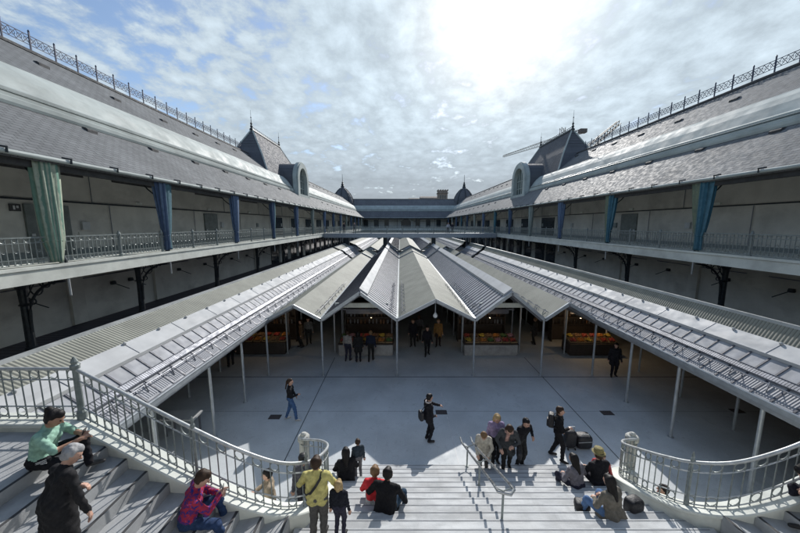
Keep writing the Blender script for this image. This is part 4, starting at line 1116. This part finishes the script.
def person(label, pos, yaw, pose='stand', top=(.03, .03, .035), bottom=(.03, .03, .04), shoes=(.03, .03, .03), skin='light', hair='short', haircol='brown', sc=1.09,
           lean=0.0, turn=0.0, nod=0.0, hands=None, coat=None, bare=False, wide=1.0, pattern=None, vox=.02, stride=.0, group='visitors in the market', seed=0, knees=None, side=0.0, sleeve=None, leg=1.0):
    root = thing('person', pos, label, 'person', group, R(yaw)); root.scale = (sc, sc, sc)
    V3 = Vector; pr = []
    sit = pose == 'sit'
    P = V3((0, 0, .115)) if sit else V3((0, 0, .945))
    Rt = Matrix.Rotation(-R(lean), 3, 'X') @ Matrix.Rotation(R(side), 3, 'Y')
    def T(x, y, z): return P+Rt @ V3((x, y, z))
    def add(a, b, r1, r2, tg, k=.03): pr.append((a, b, r1, r2, tg, k))
    Wd = wide
    # trunk
    add(T(-.075*Wd, -.01, .0), T(.075*Wd, -.01, .0), .118, .118, 2, .04)
    for s in (-1, 1):
        add(T(s*.065*Wd, 0, .08), T(s*.085*Wd, 0, .32), .108*Wd, .115, 1, .05)
        add(T(s*.07, -.005, .42), T(s*.165*Wd, -.01, .42), .07, .066, 1, .05)
    add(T(-.09, .01, .33), T(.09, .01, .33), .112, .112, 1, .05)
    # neck and head
    add(T(0, -.012, .44), T(0, -.008, .475), .078, .066, 1, .02); add(T(0, -.0, .49), T(0, .015, .55), .054, .05, 0, .02)
    H0 = T(0, .02, .545); Rh = Rt @ Matrix.Rotation(R(turn), 3, 'Z') @ Matrix.Rotation(-R(nod), 3, 'X')
    def Hd(x, y, z): return H0+Rh @ V3((x, y, z))
    add(Hd(0, -.02, .115), Hd(0, .015, .10), .093, .088, 0, .03)
    add(Hd(0, .03, .045), Hd(0, .05, .02), .062, .045, 0, .04)
    if vox < .016:
        add(Hd(0, .098, .09), Hd(0, .122, .062), .010, .016, 0, .012)
        for s in (-1, 1):
            add(Hd(s*.094, 0, .10), Hd(s*.097, -.004, .065), .016, .012, 0, .01); add(Hd(s*.034, .094, .10), Hd(s*.036, .095, .10), .012, .012, 3, .004)
        add(Hd(-.02, .094, .028), Hd(.02, .094, .028), .008, .008, 4, .006)
    # coat skirt
    if coat:
        ln, fl = coat
        for s in (-1, 1):
            if sit: add(T(s*.07, 0, .02), T(s*.10*fl, .16, -.04), .13, .12, 1, .05); add(T(s*.07, -.03, .05), T(s*.10*fl, -.08, -.08), .12, .11, 1, .05)
            else: add(T(s*.06*Wd, 0, .05), P+V3((s*.085*fl, -.01, -ln)), .125*Wd, .115*fl, 1, .05)
    # legs
    feet = {}
    for s in (-1, 1):
        hip = T(s*.09, 0, -.02)
        if sit:
            kn_off = (knees or {}).get(s, (s*.16, .40, -.24)); ft = V3(kn_off)
            kn, an = ik(hip, ft, .43, .41, (s*.25, .3, 1))
        else:
            ft = V3((s*.10, s*stride, .085)); kn, an = ik(hip, ft, .44, .43, (0, 1, 0))
        add(hip, kn, .096*leg, .070*leg, 2, .03); add(kn, an, .068*leg, .050*leg, 2, .025)
        fd = V3((s*.25, 1, 0)).normalized(); add(an+V3((0, -.03, -.035)), an+fd*.16+V3((0, 0, -.045)), .042, .034, 5, .02)
    # arms
    hands = hands or {}
    for s in (-1, 1):
        sh = T(s*.185*Wd, -.005, .41)
        if s in hands: tgt = V3(hands[s]); hint = (s*.9, -.5, -.6)
        elif sit: tgt = V3((s*.13, .32, .22)); hint = (s*.8, -.4, -.5)
        else: tgt = sh+V3((s*.07, .06-s*stride*.6, -.53)); hint = (s*.2, -1, 0)
        el, wr = ik(sh, tgt, .285, .255, hint)
        add(sh, el, .064, .05, 1, .03)
        if bare: add(el, wr, .040, .029, 0, .02)
        else: add(el, wr, .050, .040, 1, .025)
        d = (wr-el).normalized(); u = d.cross(V3((s, 0, 0)));
        if u.length < .1: u = d.cross(V3((0, 1, 0)))
        u.normalize(); lat = d.cross(u).normalized()
        add(wr-d*.01+lat*.012, wr+d*.075+lat*.018, .026, .026, 0, .015); add(wr-d*.01-lat*.012, wr+d*.075-lat*.018, .026, .026, 0, .015)
        if vox < .016:
            for q, ln in ((-.033, .058), (-.011, .07), (.011, .066), (.031, .05)):
                b0 = wr+d*.085+lat*q; k1 = b0+d*ln*.55+u*ln*.25*s; k2 = k1+d*ln*.3+u*ln*.5*s
                add(b0, k1, .0125, .0115, 0, .004); add(k1, k2, .0115, .010, 0, .004)
            tb = wr+d*.03-lat*.035; add(tb, tb+d*.045-lat*.028+u*s*.02, .014, .011, 0, .008)
    mats = [SKIN[skin], cloth(top, .85, pattern), cloth(bottom), EYE, LIP, cloth(shoes, .6)]
    body = sdf_mesh(pr, vox, 'body', mats, root, .0065, seed)
    # hair
    hp = []
    def ah(a, b, r1, r2, k=.02, tg=0): hp.append((a, b, r1, r2, tg, k))
    if hair != 'bald':
        ah(Hd(0, -.03, .135), Hd(0, .02, .155), .094, .072); ah(Hd(0, -.045, .09), Hd(0, -.05, .06), .084, .065)
        for s in (-1, 1): ah(Hd(s*.05, -.02, .13), Hd(s*.06, -.03, .07), .058, .045)
        if hair == 'long':
            ah(Hd(0, -.06, .08), T(0, -.095, .34), .08, .042, .03)
            for s in (-1, 1): ah(Hd(s*.065, -.02, .08), T(s*.065, -.06, .36), .045, .03, .03)
        if hair == 'bob':
            for s in (-1, 1): ah(Hd(s*.07, -.02, .08), Hd(s*.08, -.02, -.01), .05, .045, .03)
            ah(Hd(0, -.07, .06), Hd(0, -.07, -.01), .075, .06, .03)
        if hair == 'bun': ah(Hd(0, -.11, .17), Hd(0, -.12, .19), .05, .045, .015)
        if hair == 'pony': ah(Hd(0, -.12, .12), T(0, -.16, .36), .035, .022, .02)
        if hair == 'fluffy':
            rg = random.Random(seed)
            for _ in range(26):
                a = rg.uniform(0, 6.28); e = rg.uniform(-.2, 1.3); q = V3((math.cos(a)*math.cos(e)*.085, math.sin(a)*math.cos(e)*.085-.03, .11+math.sin(e)*.085))
                if q.y > .045 and q.z < .15: continue
                ah(Hd(*q), Hd(*(q*1.04)), .032, .026, .01)
        sdf_mesh(hp, max(.010, vox*.8), 'hair', [hairm(haircol)], root, 0, seed)
    root['_h'] = 1; del root['_h']
    return root, T, Hd, Rt, body

def worn(root, mb, name, m, parent, smooth=False):
    o = mb.build(name, m, parent, smooth=smooth, off=(0, 0, 0)); o.location = (0, 0, 0); return o
def place_world(root, mb, name, label, cat, m, grp=None):
    """an accessory built in a person's frame becomes a thing of its own in the world"""
    mw = Matrix.Translation(root.location) @ Matrix.Rotation(root.rotation_euler.z, 4, 'Z') @ Matrix.Scale(root.scale.x, 4)
    vs = [mw @ Vector(v) for v in mb.v]; c = sum(vs, Vector())/len(vs); mb.v = [tuple(v) for v in vs]
    o = mb.build(name, m, None, smooth=False, off=c); return tag(o, label, cat, grp)
def soft_box(b, c, sx, sy, sz, n=3, rz=0.0):
    """rounded soft bag shape: superellipsoid"""
    nu, nv = 16, 9; v = []; f = []; e = .45
    sg = lambda q, p: math.copysign(abs(q)**p, q)
    for i in range(nv+1):
        ph = -math.pi/2+math.pi*i/nv
        for j in range(nu):
            th = 2*math.pi*j/nu
            x, y, z = sx*sg(math.cos(ph), e)*sg(math.cos(th), e), sy*sg(math.cos(ph), e)*sg(math.sin(th), e), sz*sg(math.sin(ph), e)
            v.append((c[0]+x*math.cos(rz)-y*math.sin(rz), c[1]+x*math.sin(rz)+y*math.cos(rz), c[2]+z))
    for i in range(nv):
        for j in range(nu): f.append((i*nu+j, i*nu+(j+1) % nu, (i+1)*nu+(j+1) % nu, (i+1)*nu+j))
    return b.add(v, f)
blackbag = mat('black_nylon', (.016, .016, .02), .55, 0, .2, 12, bump=.3); strapm = mat('black_strap', (.012, .012, .014), .6)
phonem = mat('phone_glass', (.01, .01, .012), .15)
K = .0129
def phone(root, p, label, d=(0, .3, 1)):
    b = MB(); p = Vector(p); d = Vector(d).normalized(); b.beam(p-d*.075, p+d*.075, .075, .010, up=(0, 1, .2)); return place_world(root, b, 'phone', label, 'phone', phonem, 'phones held by visitors')
def step_z(y): return max(0, min(NC, math.ceil((9.07-y)/TR-1e-6)))*RI
def side_z(x):
    j = int((abs(x-CX)-(2.2+CX))/TRS)+1 if x < CX else int((abs(x-CX)-(2.2+CX))/TRS)+1
    return NC*RI+max(0, min(NS, j))*RIS

NEARV, MIDV, FARV = .0125, .015, .022
# 1 seated man in mint tee by the left newel
xs = -5.90; z = side_z(xs)
r, T, Hd, Rt, bd = person('seated young man in mint green tee and striped black trousers by the left newel', (xs, 4.55, z), -72, 'sit', (.30, .50, .40), (.012, .012, .016), (.06, .06, .06), 'tan', 'bun', 'black', lean=16, turn=0, nod=16,
    hands={-1: (-.06, .47, .36), 1: (.08, .50, .34)}, bare=True, vox=NEARV, knees={-1: (-.14, .46, -.20), 1: (.18, .42, -.33)}, seed=1)
b = MB()
for q in (-.018, 0, .018): b.tube([(.185, .03+q*.2, .10+q+.02), (.235, .20, .18+q*1.4)], .006, 4)
worn(r, b, 'trouser_stripe', cloth((.7, .7, .7)), r)
phone(r, (0, .53, .39), 'dark phone in the hands of the man in mint tee')
# 2 old man in black coat
xs = -4.64; z = side_z(xs)
r, T, Hd, Rt, bd = person('elderly person with grey hair and long black coat standing on the left flight', (xs, 3.64, z), -28, 'stand', (.016, .016, .018), (.02, .02, .025), (.02, .02, .02), 'light', 'fluffy', 'grey', 1.0, side=-9, lean=17, turn=-24, nod=24,
    hands={-1: (-.20, .28, .95), 1: (.36, .22, .74)}, coat=(.42, 1.4), wide=1.32, vox=NEARV, seed=2)
# 3 floral jacket
xs = -3.66; z = side_z(xs)
r, T, Hd, Rt, bd = person('seated person in red and blue patterned jacket and jeans looking at a phone', (xs, 4.62, z), -62, 'sit', (.10, .03, .16), (.025, .05, .12), (.03, .03, .03), 'light', 'short', 'brown', lean=18, turn=-8, nod=20,
    hands={-1: (-.02, .42, .34), 1: (.10, .46, .38)}, pattern='floral', wide=1.12, vox=NEARV, knees={-1: (-.12, .48, -.26), 1: (.20, .50, -.40)}, seed=3)
phone(r, (.06, .50, .43), 'dark phone held by the person in patterned jacket')
# 4 tan coat behind rail, 5 hat person
person('person in tan coat standing on the floor behind the left balustrade', (-3.35, 6.95, 0), 110, 'stand', (.32, .26, .19), (.05, .05, .05), skin='light', hair='short', haircol='black', hands={1: (.1, .3, 1.15)}, coat=(.30, 1.1), vox=MIDV, seed=4)
r, T, Hd, Rt, bd = person('person in black cap standing between the left newel pillar and balustrade', (-2.62, 7.45, 0), 195, 'stand', (.10, .10, .12), (.04, .04, .05), hair='short', haircol='black', vox=MIDV, seed=5)
b = MB(); c = Hd(0, .0, .15); b.lathe(c, [(.108, -.02), (.112, .03), (.09, .08), (.04, .105), (.01, .11)], 14); b.box(c.x-.07, c.x+.07, c.y+.08, c.y+.19, c.z-.015, c.z+.0); worn(r, b, 'cap', strapm, r)
# 6 yellow top
r, T, Hd, Rt, bd = person('standing man in pale yellow top with black crossbody strap and grey trousers', (-1.60, 5.22, step_z(5.22)), 2, 'stand', (.56, .50, .19), (.10, .095, .09), (.05, .05, .05), 'tan', 'short', 'brown', 1.0, nod=8,
    hands={-1: (-.17, .24, 1.12), 1: (.17, .24, 1.12)}, wide=1.12, coat=(.10, 1.0), leg=1.28, vox=NEARV, seed=6)
b = MB()
pts = [(.12, -.02, 1.43), (.10, -.105, 1.36), (.02, -.150, 1.24), (-.08, -.150, 1.10), (-.17, -.11, 1.02), (-.21, 0, .98), (-.15, .10, 1.02), (0, .15, 1.2), (.10, .10, 1.38), (.12, .03, 1.43)]
for p_, q_ in zip(pts, pts[1:]+pts[:1]): b.beam(p_, q_, .045, .012, up=(0, 1, .01))
soft_box(b, (-.20, .10, .98), .05, .10, .08)
place_world(r, b, 'crossbody_bag', 'black crossbody bag and strap worn over the yellow top', 'bag', strapm)
# 7 blonde child
person('blond child in dark jacket standing beside the man in yellow', (-1.18, 5.22, step_z(5.22)), -8, 'stand', (.012, .014, .022), (.03, .03, .05), (.04, .04, .04), 'light', 'bob', 'blonde', .72, vox=NEARV, seed=7)
# 8, 9
person('woman with long black hair and black coat seated on the lower steps', (-1.55, 7.93, step_z(7.93)), 14, 'sit', (.012, .012, .014), (.02, .02, .03), hair='long', haircol='black', coat=(.2, 1.1), vox=MIDV, seed=8, lean=8)
person('small child in dark blue jacket standing on the lower steps', (-1.24, 8.18, step_z(8.18)), 20, 'stand', (.03, .045, .06), (.14, .14, .15), (.03, .03, .03), hair='short', haircol='brown', sc=.74, vox=MIDV, seed=9, nod=10)
# 10, 11
person('seated person in bright red top leaning beside the man in black', (-.62, 6.5, step_z(6.5)), -6, 'sit', (.62, .04, .05), (.5, .5, .5), hair='short', haircol='tan', vox=MIDV, seed=10, lean=10)
person('broad seated person in black coat and jeans on the middle steps', (-.33, 6.18, step_z(6.18)), -14, 'sit', (.010, .010, .012), (.03, .06, .10), (.35, .33, .30), 'tan', 'short', 'black', 1.13, coat=(.2, 1.3), wide=1.22, lean=14, vox=MIDV, seed=11, knees={-1: (-.10, .42, -.26), 1: (.30, .46, -.22)}, hands={-1: (-.24, .30, .26), 1: (.24, .28, .22)})
# 12-15 group at the handrail
c = at(483, 471, 0); person('woman in cream coat bending forward at the left of the handrail group', c, 160, 'stand', (.50, .47, .40), (.06, .06, .06), (.05, .05, .05), hair='short', haircol='tan', sc=1.0, lean=26, nod=20, coat=(.36, 1.25), vox=MIDV, seed=12, hands={1: (.16, .38, .85), -1: (-.16, .34, .85)})
c = at(494.5, 464.5, 0); person('woman in purple patterned jacket and black trousers coming to the steps', c, 178, 'stand', (.30, .24, .38), (.015, .015, .018), (.03, .03, .03), hair='bob', haircol='blonde', vox=MIDV, seed=13, stride=.12, nod=18, pattern=None)
c = at(509, 477, .16); r, T, Hd, Rt, bd = person('woman in charcoal coat and scarf climbing the steps at the handrail', (c.x, 8.86, .16), 168, 'stand', (.06, .065, .07), (.02, .02, .02), (.03, .03, .03), hair='bob', haircol='brown', lean=22, nod=26, coat=(.34, 1.2), vox=MIDV, seed=14, stride=.14, hands={-1: (-.10, .36, 1.05), 1: (.22, .34, .92)})
b = MB(); c2 = T(0, .05, .50); b.ring(c2, (1, 0, 0), (0, 1, .2), .085, .04, 14, 6); b.beam(T(.03, .11, .48), T(.05, .15, .22), .10, .035); worn(r, b, 'scarf', cloth((.45, .28, .24)), r, True)
b = MB(); soft_box(b, (-.30, .20, .72), .06, .14, .12); b.tube([(-.30, .10, .82), (-.30, .14, 1.0), (-.29, .26, 1.0), (-.30, .30, .82)], .010, 5); place_world(r, b, 'handbag', 'dark handbag carried by the woman in charcoal coat', 'bag', blackbag)
c = at(519, 466, 0); person('man in black jacket partly behind the woman with the scarf', c, 205, 'stand', (.014, .014, .018), (.03, .03, .03), hair='short', haircol='black', lean=14, vox=MIDV, seed=15, hands={-1: (-.36, .12, .98)})
# 16 man with backpack
c = at(556, 458, 0); r, T, Hd, Rt, bd = person('man in black with backpack standing beside the black suitcases', c, -118, 'stand', (.012, .012, .014), (.012, .012, .015), (.02, .02, .02), 'light', 'short', 'brown', 1.12, stride=.16, vox=MIDV, seed=16, hands={1: (.12, .26, 1.15)})
b = MB(); soft_box(b, (0, -.21, 1.22), .15, .09, .22); soft_box(b, (0, -.29, 1.14), .11, .04, .12)
for s in (-1, 1): b.tube([(s*.09, -.12, 1.40), (s*.11, 0, 1.47), (s*.12, .10, 1.35), (s*.13, .08, 1.12), (s*.12, -.12, 1.05)], .016, 5)
place_world(r, b, 'backpack', 'black backpack on the back of the standing man', 'backpack', blackbag)
# 17 luggage
c = at(574, 447, 0)
t = thing('suitcase', (c.x-.18, c.y, 0), 'black wheeled suitcase standing beside the man with backpack', 'suitcase', 'black luggage')
b = MB(); soft_box(b, (c.x-.18, c.y, .36), .20, .16, .32); b.build('shell', blackbag, t, smooth=True)
b = MB(); b.tube([(c.x-.30, c.y-.05, .66), (c.x-.30, c.y-.05, .84), (c.x-.06, c.y-.05, .84), (c.x-.06, c.y-.05, .66)], .012, 6); b.build('handle', M['iron_l'], t)
for s in (-.13, .13): b = MB(); b.ring((c.x-.18+s, c.y-.16, .045), (0, 1, 0), (0, 0, 1), .028, .018, 10, 5); b.build('wheel', strapm, t)
t = thing('travel_bag', (c.x+.32, c.y+.03, 0), 'black soft travel bag lying against the wheeled suitcase', 'bag', 'black luggage')
b = MB(); soft_box(b, (c.x+.32, c.y+.03, .25), .28, .20, .25); b.build('bag_body', blackbag, t, smooth=True)
b = MB(); b.tube([(c.x+.18, c.y-.1, .48), (c.x+.22, c.y-.13, .60), (c.x+.40, c.y-.13, .60), (c.x+.46, c.y-.1, .48)], .014, 5); b.build('carry_handle', M['iron_l'], t)
b = MB(); b.beam((c.x+.05, c.y-.175, .30), (c.x+.58, c.y-.175, .33), .012, .02); b.build('zip', M['iron_l'], t)
# 18-20 seated group right
y = 7.45; person('woman with long dark hair and grey jacket seated left of the straw hat', (4.86, y, step_z(y)), 20, 'sit', (.17, .16, .18), (.03, .03, .05), hair='long', haircol='black', vox=MIDV, seed=18, lean=14, hands={1: (.2, .3, .2)})
y = 7.62; r, T, Hd, Rt, bd = person('seated person in black wearing a straw hat near the right newel', (5.55, y, step_z(y)), 8, 'sit', (.014, .014, .018), (.02, .02, .03), hair='short', haircol='brown', vox=MIDV, seed=19, wide=1.1, lean=6, sc=1.14)
b = MB(); c = Hd(0, -.01, .165); b.lathe(c, [(.145, -.02), (.15, -.012), (.11, .0), (.10, .09), (.07, .11), (.01, .115)], 18); worn(r, b, 'straw_hat', mat('straw', (.26, .22, .09), .8, bump=.4), r)
y = 5.86; person('woman with very long hair and taupe coat seated at the top right of the steps', (4.66, y, step_z(y)), 18, 'sit', (.16, .145, .12), (.10, .18, .34), (.02, .02, .02), hair='long', haircol='black', vox=MIDV, seed=20, coat=(.2, 1.2), lean=12, knees={-1: (-.30, .44, -.20), 1: (.05, .48, -.22)})
b = MB(); y = 6.15; soft_box(b, (5.33, y, step_z(y)+.2), .19, .14, .2, rz=.3); b.tube([(5.26, y-.1, step_z(y)+.36), (5.30, y-.14, step_z(y)+.47), (5.40, y-.12, step_z(y)+.38)], .012, 5)
tag(b.build('backpack', blackbag, None, smooth=True, off=(5.33, y, step_z(y))), 'black backpack on the steps right of the woman in taupe coat', 'backpack')
b = MB(); y = 6.25; soft_box(b, (4.22, y, step_z(y)+.11), .16, .13, .11, rz=-.3); tag(b.build('shoulder_bag', blackbag, None, smooth=True, off=(4.22, y, step_z(y))), 'small black bag on the steps left of the woman in taupe coat', 'bag')
c = at(624, 482, .3); person('person in red and white top sitting at the foot of the right balustrade', (5.86, 8.02, step_z(8.02)), 150, 'sit', (.50, .10, .10), (.35, .35, .36), hair='short', haircol='brown', vox=MIDV, seed=21, sc=.92)
person('person in dark red jacket crouching behind the right balustrade', (7.1, 7.3, .12), 60, 'sit', (.14, .02, .02), (.02, .02, .02), hair='short', haircol='black', vox=MIDV, seed=22)
xs = 7.75; person('person in dark navy patterned top seated on the right flight at the frame edge', (xs, 4.75, side_z(xs)), 60, 'sit', (.02, .02, .05), (.02, .02, .03), hair='short', haircol='black', pattern=None, vox=NEARV, seed=23, lean=35, nod=20)
# 22 standing woman in the courtyard, 23 walking woman
c = at(428, 440.5, 0); r, T, Hd, Rt, bd = person('woman all in black standing mid courtyard with an outstretched arm', c, -70, 'stand', (.014, .014, .018), (.014, .014, .018), (.03, .03, .03), 'light', 'short', 'black', 1.09, hands={-1: (-.12, .50, 1.12), 1: (.18, .16, 1.0)}, coat=(.12, 1.1), vox=MIDV, seed=24, nod=10)
b = MB(); c2 = T(0, .0, .50); b.ring(c2, (1, 0, 0), (0, 1, .1), .085, .03, 14, 6); worn(r, b, 'scarf', cloth((.55, .5, .48)), r, True)
b = MB(); soft_box(b, (-.02, -.26, .98), .13, .07, .17); b.tube([(-.02, -.26, 1.14), (.05, -.12, 1.36), (.08, .02, 1.42)], .014, 5); place_world(r, b, 'shoulder_bag', 'black shoulder bag of the woman mid courtyard', 'bag', blackbag)
c = at(291.5, 419.5, 0); r, T, Hd, Rt, bd = person('walking woman in black jacket and blue jeans crossing the left courtyard', c, -78, 'stand', (.013, .013, .016), (.06, .12, .26), (.5, .5, .5), 'light', 'pony', 'brown', 1.05, stride=.20, vox=MIDV, seed=25, hands={1: (.14, .28, 1.1)}, turn=-10)
b = MB(); b.lathe((0, -.01, .84), [(.155, 0), (.165, .05), (.16, .17), (.12, .19)], 14, sy=.85); worn(r, b, 'shirt_hem', cloth((.62, .62, .62)), r, True)
# under the canopy
far = [(348, 361, 'person in pale jacket at the left gable stall', (.30, .28, .26), (.03, .03, .05), -10, .06), (358.5, 362, 'person in black, second at the left gable stall', (.02, .02, .02), (.02, .02, .03), 10, 0), (371, 361, 'tall person in navy leaning at the left gable stall counter', (.015, .02, .04), (.02, .02, .02), 0, .12),
       (413, 346, 'person in black jacket at left of the middle aisle group', (.014, .014, .02), (.02, .02, .02), 170, .05), (427, 355, 'woman in dark coat walking up the middle aisle', (.014, .014, .02), (.012, .012, .014), 182, .16), (438, 346, 'person in mustard and brown coat in the middle aisle', (.28, .15, .05), (.03, .02, .02), 175, .08),
       (419, 341, 'distant person in grey deep in the middle aisle', (.08, .08, .09), (.03, .03, .03), 10, .1), (613, 376, 'man in dark clothes standing in shade right of the fruit stall', (.02, .02, .026), (.015, .015, .02), 160, .08), (231, 366, 'person in dark clothes in shade under the left side canopy', (.02, .02, .026), (.015, .015, .02), 30, .1),
       (302, 347, 'person in brown coat by the left aisle stall', (.12, .08, .05), (.03, .03, .03), 120, .06), (309, 344, 'person in grey jacket deep in the left aisle', (.14, .14, .14), (.03, .03, .03), -160, .1), (534, 344, 'person in dark coat deep in the right aisle', (.03, .03, .03), (.02, .02, .02), 40, .1)]
for i, (px, py, lb, tp, bt, yw, sd_) in enumerate(far):
    person(lb, at(px, py, 0), yw, 'stand', tp, bt, hair='bob' if i % 3 == 1 else 'short', haircol=['brown', 'black', 'tan'][i % 3], vox=FARV, stride=sd_, seed=30+i, coat=(.3, 1.1) if i % 2 else None)
for X, y_, lb, tp, sd_ in ((-9.9, 54.4, 'person in dark jacket on the left end of the footbridge', (.03, .03, .04), .1), (-8.1, 54.8, 'person in grey walking on the left half of the footbridge', (.10, .10, .11), .15), (8.5, 54.3, 'person in pale jacket on the right half of the footbridge', (.32, .33, .38), .1), (9.3, 54.6, 'person in black on the right half of the footbridge', (.02, .02, .03), .12)):
    person(lb, (X, y_, GF), 170, 'stand', tp, (.03, .03, .04), hair='short', haircol='black', vox=.03, stride=sd_, seed=60+int(X), group='visitors on the footbridge')
